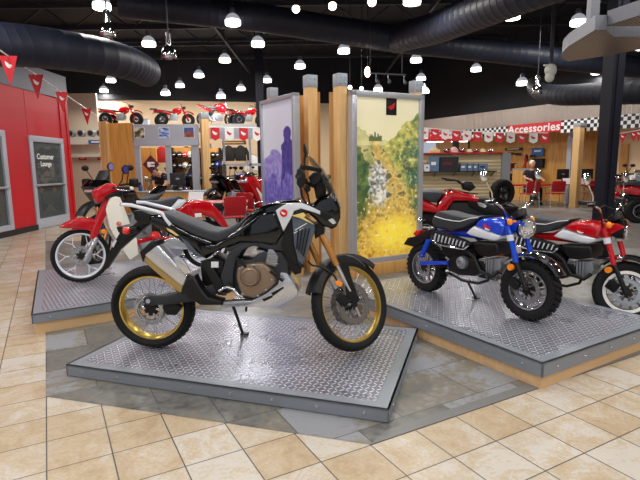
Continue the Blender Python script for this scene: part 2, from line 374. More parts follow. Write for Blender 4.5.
# ------------------------------------------------------------------ display platforms
def platform(name, O, di, dj, W, L, h, lip, label, wood):
    di, dj = V((*di, 0)).normalized(), V((*dj, 0)).normalized()
    r = empty(name, (O[0], O[1], 0), math.atan2(di.y, di.x), label, 'display platform')
    R = Matrix.Rotation(-math.atan2(di.y, di.x), 3, 'Z'); a, b = R @ di, R @ dj
    P = lambda u, v, z: a*u+b*v+V((0, 0, z))
    ins = .02 if wood else 0
    if wood:
        MB().prism([P(ins, ins, 0), P(W-ins, ins, 0), P(W-ins, L-ins, 0), P(ins, L-ins, 0)], (0, 0, h-.004)).build('wooden_base', MATS['ply_edge'], r, smooth=False)
    f = .085
    mb = MB()
    for q in ([(0, 0), (W, 0), (W-f, f), (f, f)], [(W, 0), (W, L), (W-f, L-f), (W-f, f)], [(W, L), (0, L), (f, L-f), (W-f, L-f)], [(0, L), (0, 0), (f, f), (f, L-f)]):
        mb.prism([P(u, v, h-.012) for u, v in q], (0, 0, .014))
    for q in ([(0, 0), (W, 0), (W, .012), (0, .012)], [(W-.012, 0), (W, 0), (W, L), (W-.012, L)], [(0, L-.012), (W, L-.012), (W, L), (0, L)], [(0, 0), (.012, 0), (.012, L), (0, L)]):
        mb.prism([P(u, v, h-lip) for u, v in q], (0, 0, lip+.002))
    mb.build('metal_edging', MATS['plate_grey'], r, smooth=False)
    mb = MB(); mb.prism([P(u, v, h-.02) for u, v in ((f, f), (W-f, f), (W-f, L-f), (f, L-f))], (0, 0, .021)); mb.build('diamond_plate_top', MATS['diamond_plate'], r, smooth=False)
    for (p0, p1, n) in ((P(0, 0, 0), P(W, 0, 0), -b), (P(W, 0, 0), P(W, L, 0), a), (P(0, 0, 0), P(0, L, 0), -a)):
        k = max(2, int((p1-p0).length/.29))
        for q in range(k):
            c = p0.lerp(p1, (q+.5)/k)+V((0, 0, h-lip*.5))
            MB().tube([c-n*.004, c+n*.006], [.011, .008], 8).build('bolt', MATS['bolt_bright'], r)
    return r
FPZ, RPZ, LPZ = .087, .192, .192
platform('display_platform', (-1.845, 3.39), (.952, -.305), (.302, .953), 2.345, 1.50, FPZ, .08, 'low diamond plate platform with grey edging carrying the large black adventure bike', False)
platform('display_platform', (1.452, 3.07), (.855, .52), (-.515, .857), 1.62, 2.47, RPZ, .10, 'raised wooden platform with diamond plate top carrying the blue mini bike', True)
platform('display_platform', (-2.60, 4.28), (.82, .572), (-.47, .882), 2.1, 2.2, LPZ, .085, 'raised wooden platform with diamond plate top under the red and white step-through bike', True)
# ------------------------------------------------------------------ centre kiosk: posts and picture boards
def post(px0, px1, ytop, d, label, cap_h=.16, zt=None, w=None):
    c = ony((px0+px1)/2, ytop, d); w = w or (px1-px0)/FPX*d*.76
    zt = zt or c.z
    r = empty('wooden_post', (c.x, c.y, 0), YAW, label, 'post')
    MB().box((0, 0, (zt-cap_h)/2), (w, w, zt-cap_h), bev=.004).build('post_shaft', MATS['maple_pale'], r)
    mb = MB(); mb.box((0, 0, zt-cap_h/2), (w*1.06, w*1.06, cap_h), bev=.004)
    for z in (zt-cap_h*.3, zt-cap_h*.75):
        for sx in (-.25, .25): mb.tube([(sx*w, -w*.53, z), (sx*w, -w*.53-.012, z)], .012, 8)
    mb.build('metal_cap', MATS['cap_metal'], r)
    return r
post(303.5, 316.7, 75.6, 6.9, 'wooden post with metal cap standing next to the purple board'); post(333.5, 346.5, 74, 6.62, 'wooden post with metal cap touching the left edge of the tall trail picture')
post(410, 421.8, 81, 7.25, 'wooden post with metal cap rising behind the right edge of the tall trail picture'); post(267, 277.5, 88, 8.1, 'wooden post with metal cap behind the top of the purple board')
post(199, 208.5, 113, 16.0, 'distant wooden post with metal cap beside the grey picture beam', .18); post(574.5, 584.5, 123, 16.6, 'distant wooden post in front of the accessories wall', .12, None, .24)
def fin(px0, px1, d, zt, m, label, dep=.04):
    c0, c1 = ony(px0, 150, d), ony(px1, 150, d); w = (c1-c0).length
    r = MB().box((0, 0, zt/2), (w, dep, zt), bev=.003).build('kiosk_board', MATS[m], smooth=False, label=label, cat='panel'); r.location = ((c0.x+c1.x)/2, (c0.y+c1.y)/2, 0); return r
fin(296.5, 306, 7.12, 2.46, 'oak_orange', 'dark orange wooden panel beside the right edge of the purple board'); fin(317, 320.5, 7.1, 2.5, 'maple', 'thin wooden strip right of the first capped post').data
fin(329.5, 334, 6.85, 2.46, 'maple', 'thin wooden strip left of the second capped post')
# the trail picture: grey frame on a wooden foot, backlit
def nz(x, y, s=0): return noise.noise(V((x, y, s)))
def fbm(x, y, s=0, o=4): return sum(nz(x*2**k, y*2**k, s+k*7.3)/2**k for k in range(o))
def mixc(a, b, t): t = max(0, min(1, t)); return tuple(a[i]+(b[i]-a[i])*t for i in range(3))
def lerpt(t, tab):
    for (a, va), (b, vb) in zip(tab, tab[1:]):
        if t <= b: return va+(vb-va)*max(0, (t-a)/(b-a))
    return tab[-1][1]
def trail(u, v):
    x, y = u, 1-v                     # y down the picture
    n0, n1, n2, n3 = fbm(x*2.2, y*4, 21), fbm(x*5, y*11, 3), fbm(x*11, y*24, 9, 3), fbm(x*22, y*46, 15, 2)
    c = mixc((232, 224, 192), (224, 214, 166), y*3.2+n0*.3)                      # hazy sky and far hills
    if x < .5 and y > .16+.22*x+n1*.04: c = mixc((214, 206, 150), (178, 178, 116), .4+n1*.6+n2*.5)
    if y > .29 and x < .5: c = mixc((196, 186, 128), (140, 142, 84), .45+n1*.7+n2*.7)
    if x < .20+.06*math.sin(y*14)+n1*.10 and .30 < y: c = mixc((128, 140, 76), (52, 82, 52), .5+n1*.7+n2*.8)
    if y > lerpt(x, [(0, .9), (.36, .34), (.5, .27), (.75, .17), (1, .07)])+n1*.035 and x > .36:  # right slope with bushes
        c = mixc((198, 188, 104), (118, 130, 62), .42+n1*.8+n2*.8); c = mixc(c, (64, 98, 80), max(0, min(.9, (x-.62)*2.2+n1*.9+n2*.5-.1))*(1 if y > .24 else .3)); c = mixc(c, (230, 224, 160), max(0, n3-.12)*1.3)
    pc = lerpt(y, [(.25, .25), (.32, .34), (.42, .46), (.52, .56), (.62, .60), (.75, .54), (1, .5)])+n1*.03; wd = lerpt(y, [(.25, .04), (.32, .09), (.42, .16), (.52, .21), (.62, .28), (.75, .48), (1, .75)])
    d = (x-pc)/wd
    if y > .245 and abs(d) < 1.3: c = mixc(mixc((226, 200, 124), (176, 146, 74), .4+n2*.9+n3*.5), c, (abs(d)-.75)*2.6+n2*.6)
    rk = ((x-.34-.14*(y-.45))/.17)**2+((y-.54)/.17)**2+n2*.9
    if rk < .85: c = mixc(mixc((226, 226, 224), (126, 124, 112), .42+n3*1.2+n2*.7), c, max(0, rk-.5)*2)          # pale rocks
    if ((x-.40)/.085)**2+((y-.605)/.035)**2+n3*.5 < 1: c = mixc((236, 234, 228), (180, 176, 160), .4+n3)
    if y > .3: c = mixc(c, (62, 58, 36), max(0, min(.75, (-n2-.20)*1.9)))
    if abs(x-.30) < .10 and y < .262 and y > .235-.055*max(0, nz(x*42, 2.)+.15): c = (96, 106, 70)
    w = max(0, min(1, (y-.58-.12*n0)*2.8)); c = mixc(c, mixc((246, 192, 56), (150, 98, 18), .36+n2*.9+n3*.6), w*.72)
    g = max(0, 1-(((x-.66)/.50)**2+((y-.86)/.15)**2)); c = mixc(c, (255, 226, 74), min(.95, g*1.1+g*n2*.7))  # bright warm glow painted into the picture's colours
    if y > .6: c = mixc(c, (255, 240, 180), max(0, min(.8, (n3-.28)*2)))
    return c
pb = ony(350, 268, 6.50); pe = ony(418.8, 262, 7.06)
pa = V((pb.x, pb.y, 0)); pw = V((pe.x, pe.y, 0)); W_ = (pw-pa).length; PD = (pw-pa).normalized(); PN = V((PD.y, -PD.x, 0))
zt = ony(350, 90, 6.50).z; zb = .16
r = empty('trail_picture_board', (pa+pw)/2, math.atan2(PD.y, PD.x), 'tall backlit picture of a rocky mountain trail in a grey frame', 'picture board')
f = .075; mb = MB()
for sx in (-1, 1): mb.box((sx*(W_/2-f/2), 0, (zt+zb)/2), (f, .12, zt-zb), bev=.006)
for z in (zt-f/2, zb+f/2): mb.box((0, 0, z), (W_, .12, f), bev=.006)
mb.build('picture_frame', MATS['silver_frame'], r)
print_mesh('printed_picture', W_-2*f, zt-zb-2*f, 84, 190, trail, vcolmat('trail_print', .3, .32), face_M((0, -.02, zb+f), (1, 0, 0), (0, -1, 0)), r)
MB().box((0, .02, (zt+zb)/2), (W_-.04, .05, zt-zb-.05)).build('back_panel', MATS['maple'], r, smooth=False)
MB().box((0, .0, zb/2), (W_, .16, zb), bev=.004).build('wooden_foot', MATS['maple'], r)
hx, hw, hh = .03, .17, .215; hz = zt-f-.0-hh/2
MB().box((hx+.02, -.024, hz), (hw, .006, hh)).build('badge', MATS['black'], r, smooth=False)
mb = MB(); wing(mb, face_M((hx+.02, -.028, hz+.005), (1, 0, 0), (0, -1, 0)), .115, .12, .003, flip=-1); mb.build('badge_wing', MATS['red_sign'], r, smooth=False)
# the purple board
def purple(u, v):
    n1, n2 = fbm(u*3, v*6, 1), fbm(u*14, v*30, 5)
    c = mixc((206, 210, 222), (192, 194, 210), u+n1*.2)
    h1 = .70-.10*abs(u-.3)*2+n1*.03
    body = u > .60+.05*n1 and v < .745-.25*max(0, abs(u-.82)-.10); head = ((u-.80)/.12)**2+((v-.79)/.04)**2 < 1 or (.70 < u < .90 and .72 < v < .80)
    if v < h1: c = mixc((126, 118, 188), (166, 156, 208), .4+n2*.9)
    if body or head: c = mixc((80, 74, 150), (58, 52, 122), .5+n2)
    if v < .50+n1*.08: c = mixc((86, 78, 162), (136, 126, 196), .4+n2*.9)
    return c
a0, a1 = ony(263.5, 150, 7.5), ony(297.2, 150, 6.62); a0.z = a1.z = 0
PD2 = (a1-a0).normalized(); W2 = (a1-a0).length; zt2 = 2.43; zb2 = .2
r = empty('purple_picture_board', (a0+a1)/2, math.atan2(PD2.y, PD2.x), 'narrow framed board printed with a purple rider against a pale sky', 'picture board')
f = .05; mb = MB()
for sx in (-1, 1): mb.box((sx*(W2/2-f/2), 0, (zt2+zb2)/2), (f, .1, zt2-zb2), bev=.006)
for z in (zt2-f/2, zb2+f/2): mb.box((0, 0, z), (W2, .1, f), bev=.006)
mb.build('picture_frame', MATS['silver_frame'], r)
print_mesh('printed_picture', W2-2*f, zt2-zb2-2*f, 60, 130, purple, vcolmat('purple_print', .3, .12), face_M((0, -.02, zb2+f), (1, 0, 0), (0, -1, 0)), r)
MB().box((0, .02, (zt2+zb2)/2), (W2-.04, .05, zt2-zb2-.05)).build('back_panel', MATS['maple'], r, smooth=False)
MB().box((0, 0, zb2/2), (W2, .14, zb2), bev=.004).build('wooden_foot', MATS['maple'], r)
# ------------------------------------------------------------------ overhead: trusses, ducts, lamps
for k in range(9):
    y = 3.2+2.1*k
    mb = MB(); z1, z0 = CEIL-.08, CEIL-.72
    L0, L1 = -13.6, 16.4
    for z in (z1, z0): mb.box(((L0+L1)/2, 0, z), (L1-L0, .09, .09))
    n = 34
    for q in range(n):
        xa = L0+(L1-L0)*q/n; xb = L0+(L1-L0)*(q+1)/n; mb.bar((xa, 0, z0 if q % 2 else z1), (xb, 0, z1 if q % 2 else z0), .035)
    o = struct(mb.build('roof_truss', MATS['truss_black'], smooth=False)); o.location = (0, y, 0); o.rotation_euler = (0, 0, .0)
for k, x in enumerate((-9, -3, 3, 9)):
    o = struct(MB().box((0, 0, 0), (.07, 32, .12)).build('roof_beam', MATS['truss_black'], smooth=False)); o.location = (x, 10, CEIL-.86)
ribbed('duct_spiral', (46, 49, 62), .14, 'X', .42, .5, .012)
def duct(name, pts, r, label, ends=()):
    """round sheet metal pipe with raised seams every so often"""
    mb = MB(); path = [V(p) for p in pts]
    sm = []
    for i in range(len(path)-1):
        n = max(1, int((path[i+1]-path[i]).length/.18))
        for q in range(n): sm.append(path[i].lerp(path[i+1], q/n))
    sm.append(path[-1])
    fine = []; rr = []
    for i, p in enumerate(sm):
        fine += [p]; rr += [r]
        if i < len(sm)-1:
            d = sm[i+1]-p; fine += [p+d*.80, p+d*.86, p+d*.92]; rr += [r, r*1.014, r]
    mb.tube(fine, rr, 28)
    mb.build(name, MATS['duct_paint' if r > .24 else 'duct_black'], label=label, cat='duct')
mat('duct_black', (24, 28, 38), .6, 0., spec=.3)
mat('duct_paint', (34, 39, 54), .5, 0., var=.1, scale=3, spec=.4)
D = lambda px, py, d: ony(px, py, d)
def arc(p0, p1, p2, n=8): return [V(p0)*(1-t)**2+V(p1)*2*t*(1-t)+V(p2)*t*t for t in (i/n for i in range(n+1))]
duct('air_duct', [D(-40, 42, 7.6), D(30, 46, 8.6)] + arc(D(60, 50, 9.0), D(128, 58, 10.2), D(146, 72, 11.8)), .335, 'thick round black duct bending away above the red booth')
duct('air_duct', [D(120, 3, 11.6), D(260, 18, 12.2), D(395, 39, 12.8)], .31, 'round black duct running across the ceiling to a branch joint')
duct('air_duct', [D(395, 39, 12.8), D(440, 27, 11.2), D(520, -6, 8.8), D(620, -45, 7.2)], .33, 'round black duct branching up towards the top of the view')
duct('air_duct', [D(395, 41, 12.8), D(480, 50, 13.0), D(560, 59, 13.2), D(700, 74, 13.6)], .27, 'thinner round black duct running right from the branch joint')
duct('air_duct', arc(D(535, 84, 15.2), D(536, 97, 13), D(575, 95, 11.5)) + [D(610, 93, 10.5), D(700, 90, 9)], .235, 'low round black duct with a bent end behind the navy column')
LZ = 4.6
def lamp_proto():
    r = empty('bay_lamp')
    mb = MB(); mb.lathe([(.165, 0), (.172, .015), (.172, .085), (.165, .10)], (0, 0, 0), (0, 0, 1), 24); mb.lathe([(.0, .015), (.165, .015)], (0, 0, 0), (0, 0, 1), 24)
    mb.build('lamp_shade', MATS['lamp_glow'], r); MB().lathe([(.166, .10), (.15, .16), (.11, .21), (.06, .24)], (0, 0, 0), (0, 0, 1), 24).build('lamp_dome', MATS['lamp_dome'], r)
    MB().tube([(0, 0, .24), (0, 0, .27), (0, 0, .36)], [.06, .07, .055], 16).build('ballast', MATS['lamp_cap'], r)
    MB().tube([(0, 0, .42), (0, 0, CEIL-LZ-.7)], .012, 6).build('rod', MATS['truss_black'], r)
    return r
LP = None
def light_at(p, power, size=.4, col=(1, .965, .93)):
    l = bpy.data.lights.new('lamp_light', 'AREA'); l.shape = 'DISK'; l.size = size; l.energy = power; l.color = col
    o = bpy.data.objects.new('lamp_light', l); COL.objects.link(o); o.location = p; return o
LAMPS = [(102, 9, 'bay lamp with a wide glowing shade at the very top edge above the duct bend'), (149, 46, 'bay lamp half hidden behind the end of the bent duct'),
 (111, 82, 'glowing bay lamp under the bent duct, right one of the two there'), (104, 92, 'glowing bay lamp under the bent duct, left and lower one of the two there'),
 (233, 25, 'bay lamp with its shade cut off by the long duct above'), (258, 46, 'large bay lamp hanging below the long duct, above the small red machines'),
 (225, 62, 'bay lamp hanging below and left of the largest central lamp'), (300, 68, 'bay lamp above the capped post beside the purple board'), (199, 77, 'bay lamp in the row over the ledge, right of the chrome spot'),
 (180, 87, 'bay lamp low over the ledge, second from the chrome spot'), (165.5, 95, 'small bay lamp just over the cream wall, first of the low row'), (241, 90, 'small bay lamp low over the ledge beside the thin navy column'),
 (221, 98, 'small bay lamp low over the cream wall in the middle of the ledge'), (267, 82, 'bay lamp just above the post behind the purple board'), (412, 4, 'bay lamp cut by the top edge over the duct joint'),
 (344, 53, 'bay lamp hanging straight above the trail picture frame'), (416, 62, 'bay lamp hanging below the duct joint'), (421, 80, 'bay lamp above the right post of the trail picture'),
 (424.5, 93, 'faint bay lamp just beside the cap of the right picture post'), (378, 91, 'wide lamp peeking over the top of the trail picture'), (476, 71, 'bay lamp under the thinner duct, over the shelves'),
 (512, 19, 'bay lamp tucked between the two right-hand ducts'), (522, 85, 'bay lamp hanging beside the low bent duct'), (597, 74, 'bay lamp seen left of the navy column under the canopy'), (578, 25, 'bay lamp half hidden behind the canopy post')]
for px, py, lab in LAMPS:
    p = onz(px, py, LZ)
    if p.y > 21.5 or p.y < 0 or px in (522, 597): p = ony(px, py, 16.2 if px > 500 else 19.5)
    if LP is None: LP = lamp_proto(); o = LP
    else: o = copy_tree(LP)
    o.location = p; tag(o, lab, 'pendant lamp', 'bay lamps under the roof')
    light_at(p-V((0, 0, .03)), LAMP_W)
for i in range(5):                                     # the rest of the lamps, over and behind the camera
    for x in (-7.5, -4.5, -1.5, 1.5, 4.5, 7.5): light_at(V((x, 6.8-2.6*i, LZ-.03)), NEAR_W)
# chrome spot lamps, bare bulbs
def spot(px, py0, py1, d, label):
    a, b = ony(px, py0, d), ony(px, py1, d); h = a.z-b.z
    r = empty('chrome_spot_lamp', b, 0, label, 'spot lamp')
    w = h*.30
    MB().lathe([(w*.9, 0), (w, .02), (w*.95, h*.25), (w*.6, h*.48), (w*.42, h*.52), (w*.42, h), (0, h)], (0, 0, 0), (0, 0, 1), 20).build('housing', MATS['chrome'], r)
    MB().tube([(0, 0, h), (0, 0, CEIL-b.z-.3)], .012, 6).build('rod', MATS['truss_black'], r)
spot(108, 10, 37, 7.6, 'chrome bell spot lamp hanging in front of the bent duct'); spot(169, 33, 59, 9.0, 'chrome bell spot lamp hanging right of the duct bend'); spot(537, 76, 94, 12.0, 'chrome bell spot lamp next to the low bent duct')
for px, py, d, lab in ((296, 9, 9.5, 'bare bulb under the long duct, leftmost of three'), (332.5, 6, 9.0, 'bare bulb at the top edge, middle one of three'), (372, 2, 8.6, 'bare bulb at the top edge, rightmost of three')):
    p = ony(px, py, d); r = empty('track_bulb', p, 0, lab, 'bulb')
    MB().ball((0, 0, 0), .07, 14).build('bulb', MATS['bulb_glow'], r)
    MB().tube([(0, 0, .05), (0, 0, .16)], [.05, .03], 12).build('socket', MATS['chrome'], r); MB().tube([(0, 0, .16), (0, 0, CEIL-p.z-.4)], .01, 6).build('rod', MATS['truss_black'], r)
# track with small heads in front of the picture lamp
p0, p1 = ony(366, 73, 12), ony(406, 75, 12)
r = empty('track_rail', p0, 0, 'thin lighting track with small heads above the trail picture', 'track light')
L = p1-p0; MB().bar((0, 0, 0), L, .03).build('rail', MATS['truss_black'], r)
for q in (.25, .55, .95): MB().tube([L*q+V((0, 0, -.02)), L*q+V((0, 0, -.1)), L*q+V((.03, -.05, -.2))], [.012, .012, .045], 10).build('head', MATS['lamp_cap'], r)
for q in (.1, .9): MB().tube([L*q, L*q+V((0, 0, CEIL-p0.z-.6))], .008, 5).build('rod', MATS['truss_black'], r)
for px, py, s in ((350, 87.5, .05), (361.5, 88.5, .045), (367.5, 72, .075)):
    p = ony(px, py, 13); lab = {350: 'small round bulb over the left corner of the trail picture', 361.5: 'small round bulb over the frame near its left corner', 367.5: 'oval bulb hanging left of the lighting track'}[px]
    r = empty('small_bulb', p, 0, lab, 'bulb'); MB().ball((0, 0, 0), (s, s, s*1.7 if px > 365 else s), 12).build('bulb', MATS['bulb_glow'], r); MB().tube([(0, 0, s*.8), (0, 0, CEIL-p.z-.4)], .01, 6).build('rod', MATS['truss_black'], r)
# white cluster on a black drop pole
p = ony(550.5, 72, 9.5); r = empty('ceiling_speaker', p, 0, 'white rounded speaker cluster on a long black drop pole', 'speaker')
mat('offwhite_plastic', (206, 208, 200), .45)
MB().ball((0, 0, .03), (.11, .1, .12), 14).ball((-.02, -.02, -.09), (.085, .08, .1), 12).box((-.08, 0, .12), (.1, .06, .03), bev=.01).build('housing', MATS['offwhite_plastic'], r)
MB().tube([(0, 0, .12), (0, 0, CEIL-p.z-.2)], .035, 8).build('drop_pole', MATS['truss_black'], r)
# perforated canopy at the top right
def canopy(name, outline, z, th, label):
    pts = [onz(px, py, z) for px, py in outline]; c = sum(pts, V())/len(pts); c.z = z
    r = empty(name, c, 0, label, 'canopy'); q = [p-c for p in pts]
    MB().poly(list(reversed(q))).build('perforated_panel', MATS['perforated'], r, smooth=False)
    mb = MB(); n = len(q)
    mb.prism([p+V((0, 0, .004)) for p in q], (0, 0, th)); mb.build('edge_band', mat('canopy_metal', (112, 114, 122), .4, .4), r, smooth=False)
    return r, c
r, c = canopy('metal_canopy', [(562, 55), (563, 52), (568, 47), (580.6, 39), (594.7, 30.5), (606, 30.5), (613, 37), (690, 38), (690, 43), (634, 50.5), (606, 56), (578, 60), (569, 61.3), (564.5, 60), (562, 57)], 2.9, .155, 'perforated metal canopy with a rounded end hanging at the upper right')
p = onz(592, 26, 3.05); MB().box((0, 0, 1.6), (.10, .10, 3.2)).build('hanger_post', MATS['canopy_metal'], r, smooth=False).location = p-c
r, c = canopy('metal_canopy', [(606.4, 26), (690, 0), (700, 22), (650, 26), (624, 26.5)], 2.95, .15, 'second metal canopy overlapping above the rounded one')
p = ony(640, 45, 6.6); r = empty('canopy_lamp', p, 0, 'round glowing lamp under the canopy at the right edge', 'lamp'); MB().ball((0, 0, 0), (.085, .085, .07), 16).build('bulb', MATS['lamp_glow'], r); MB().tube([(0, 0, .05), (0, 0, .3)], [.05, .03], 10).build('socket', MATS['lamp_cap'], r)
# ------------------------------------------------------------------ daylight through the shop windows
for x in (-7.7, .1, 7.9):
    l = bpy.data.lights.new('window_daylight', 'AREA'); l.shape = 'RECTANGLE'; l.size = 6.6; l.size_y = 3.7; l.energy = WIN_W; l.color = (.93, .97, 1)
    o = bpy.data.objects.new('window_daylight', l); COL.objects.link(o); o.location = (x, -6.0, 2.3); o.rotation_euler = (pi/2, 0, 0)
w = bpy.data.worlds.new('world'); SC.world = w; w.use_nodes = True
bg = w.node_tree.nodes['Background']; bg.inputs[0].default_value = (.75, .85, 1, 1); bg.inputs[1].default_value = .6
# ------------------------------------------------------------------ motorcycles: shared pieces
mat('tyre', (17, 17, 19), .7, var=.1, scale=60, bump=.1, spec=.3); mat('gloss_black', (6, 6, 8), .05, coat=.2, spec=.5, scale=9., bump=.35); mat('satin_black', (13, 13, 15), .45, spec=.35); mat('frame_grey', (44, 46, 52), .42, .1, spec=.4)
mat('seat_vinyl', (54, 56, 62), .6, scale=80, bump=.08, spec=.35); mat('gold_rim', (218, 186, 96), .3, .85); mat('gold_fork', (196, 136, 74), .28, .8); mat('steel', (176, 178, 184), .25, .9); mat('brushed_silver', (208, 210, 214), .24, .8, scale=40)
mat('engine_bronze', (142, 122, 104), .4, .6); mat('engine_grey', (148, 152, 158), .42, .6); mat('silver_white', (214, 218, 226), .25, coat=.6, var=.01); mat('shroud_grey', (74, 84, 98), .3, coat=.3)
mat('red_paint', (186, 10, 22), .10, coat=.6, var=.02); mat('blue_paint', (8, 68, 206), .10, coat=.6, var=.02); mat('ivory', (232, 228, 214), .25, coat=.5, var=.01); mat('orange_lens', (250, 140, 20), .2, coat=.6); mat('red_lens', (220, 24, 24), .15, coat=.8)
mat('gold_tan', (176, 150, 96), .35, .6); mat('screen_tint', (40, 34, 30), .05, alpha=.55, coat=.5); mat('lens_clear', (220, 226, 230), .05, .6); mat('sand_yellow', (222, 196, 120), .35)
class Fr:
    """side view of a vehicle: traced points land on planes w metres off its centre line, towards the camera"""
    def __init__(s, name, rear, front, z, label, cat, near, group=None):
        a, b = onz(*rear, z), onz(*front, z); s.O = a; d = (b-a); d.z = 0; s.wb = d.length; d.normalize()
        a = a+V((0, 0, .006)); s.h = d; s.n = V((d.y, -d.x, 0)) if near == 'right' else V((-d.y, d.x, 0)); s.sn = -1 if near == 'right' else 1
        s.root = empty(name, a, math.atan2(d.y, d.x), label, cat, group)
    def p(s, px, py, w=0.):
        P = onpl(px, py, s.O+s.n*w, s.n)-s.O
        return V((P.dot(s.h), s.sn*w, P.z))
    def P(s, pts, w): return [s.p(x, y, w) for x, y in pts]
    def slab(s, name, m, pts, w1, w0=None, bev=.012, parent=None, seg=2, mb=None, mi=0):
        """outline on its near face at w1, carried through to w0 (default the mirror side)"""
        if w0 is None: w0 = -w1
        own = mb is None
        mb = mb or MB(); mb.prism(s.P(pts, w1), (0, s.sn*(w0-w1), 0), bev, mi, seg)
        return mb.build(name, MATS[m], parent or s.root) if own else mb
    def pair(s, name, m, pts, w1, th, bev=.006, parent=None):
        """the same plate on both sides of the vehicle, each its own piece"""
        q = s.P(pts, w1)
        MB().prism(q, (0, -s.sn*th, 0), bev).build(name, MATS[m], parent or s.root)
        return MB().prism([V((a.x, -a.y, a.z)) for a in q], (0, s.sn*th, 0), bev).build(name, MATS[m], parent or s.root)
    def tube(s, name, m, pts, r, parent=None, seg=10):
        return MB().tube([s.p(*q) for q in pts], r, seg).build(name, MATS[m], parent or s.root)
def wheel(root, c, axis, R, wd, rim_r, rim_m, kind='wire', spoke_m='steel', tread='road', disc=None, disc_side=1, n=18, rim_w=None, hub_r=.05, stripe=None, sp=1.):
    c = V(c); a, u, v = frame_of(axis); e = lambda t: u*math.cos(t)+v*math.sin(t)
    mb = MB(); h = wd/2
    mb.lathe([(rim_r, -h*.62), (rim_r+(R-rim_r)*.45, -h*.98), (R*.955, -h*.86), (R*.988, -h*.5), (R, 0), (R*.988, h*.5), (R*.955, h*.86), (rim_r+(R-rim_r)*.45, h*.98), (rim_r, h*.62)], c, a, 56, closed=True)
    if tread != 'none':
        k = {'knob': 30, 'road': 44}[tread]; dz = .012 if tread == 'knob' else .004
        for i in range(k):
            t = 2*pi*i/k
            for (w_, dt, rr) in ((-.62, 0, .972), (0, pi/k, .996), (.62, 0, .972), (-.3, pi/k*.6, .99), (.3, pi/k*1.4, .99)):
                if tread == 'road' and abs(w_) == .62: continue
                E_ = e(t+dt); T_ = a.cross(E_); nn = (E_*1+a*w_*.75).normalized(); bb = T_.cross(nn)
                mb.box(c+E_*R*rr+a*h*w_, (2*pi*R/k*(.55 if tread == 'knob' else .4), wd*.2, dz*2), Matrix((T_, bb, nn)).transposed())
    t_ = mb.build('wheel', MATS['tyre'], root, ang=50)
    rw = (rim_w or wd*.62)/2; mb = MB()
    mb.lathe([(rim_r+.004, -rw), (rim_r+.004, -rw*.85), (rim_r-.009, -rw*.5), (rim_r-.011, 0), (rim_r-.009, rw*.5), (rim_r+.004, rw*.85), (rim_r+.004, rw), (rim_r-.009, rw), (rim_r-.019, rw*.45), (rim_r-.021, 0), (rim_r-.019, -rw*.45), (rim_r-.009, -rw)], c, a, 56, closed=True)
    if stripe: pass
    mb.build('rim', MATS[rim_m], t_)
    if stripe:
        MB().lathe([(rim_r-.012, rw*disc_side), (rim_r+.014, rw*disc_side), (rim_r+.014, (rw+.004)*disc_side), (rim_r-.012, (rw+.004)*disc_side)], c, a, 56, closed=True).build('rim_stripe', MATS[stripe], t_)
    mb = MB(); mb.cyl(c-a*wd*.42, c+a*wd*.42, hub_r*.7, 20); mb.lathe([(hub_r*.4, -wd*.36), (hub_r, -wd*.34), (hub_r, -wd*.22), (hub_r*.6, -wd*.2)], c, a, 24, closed=True); mb.lathe([(hub_r*.4, wd*.36), (hub_r, wd*.34), (hub_r, wd*.22), (hub_r*.6, wd*.2)], c, a, 24, closed=True)
    mb.build('hub', MATS['satin_black'], t_)
    mb = MB()
    if kind == 'wire':
        for i in range(n):
            t = 2*pi*i/n
            for sgn in (-1, 1):
                mb.tube([c+e(t+sgn*.28)*hub_r*.95+a*sgn*wd*.28, c+e(t+(.05 if sgn > 0 else -.05))*(rim_r-.012)], .0021, 5)
    elif kind == 'cast':                                # n pairs of slim spokes, each pair a V opening to the rim
        for i in range(n):
            t = 2*pi*i/n
            for sgn in (-1, 1): mb.bar(c+e(t+sgn*.07)*hub_r*.8, c+e(t+sgn*.26)*(rim_r-.02), wd*.22, .014, .003)
    elif kind == 'Y':
        for i in range(n):
            t = 2*pi*i/n; k = c+e(t)*(hub_r+rim_r)*.5
            mb.bar(c+e(t)*hub_r*.7, k, wd*.25, .022*sp, .004)
            for sgn in (-1, 1): mb.bar(k, c+e(t+sgn*.24)*(rim_r-.02), wd*.22, .015*sp, .003)
    mb.build('spokes', MATS[spoke_m], t_)
    for sd in ((disc_side,) if disc_side else (-1, 1)):
        if not disc: continue
        mb = MB(); o = wd*.40*sd; k = 40; i_, o_ = disc*.7, disc
        pr = [(i_, o-.003), (o_, o-.003), (o_, o+.003), (i_, o+.003)]
        mb.lathe(pr, c, a, 40, closed=True)
        for q in range(6): t = 2*pi*q/6; mb.bar(c+e(t)*hub_r*.7+a*o, c+e(t+.2)*i_*1.05+a*o, .006, .016)
        for q in range(20): t = 2*pi*q/20; mb.box(c+e(t)*o_+a*o, (.006, .02, .012), Matrix((a, e(t+.5*pi), e(t))).transposed(), )
        mb.build('brake_disc', MATS['steel'], t_)
    return t_
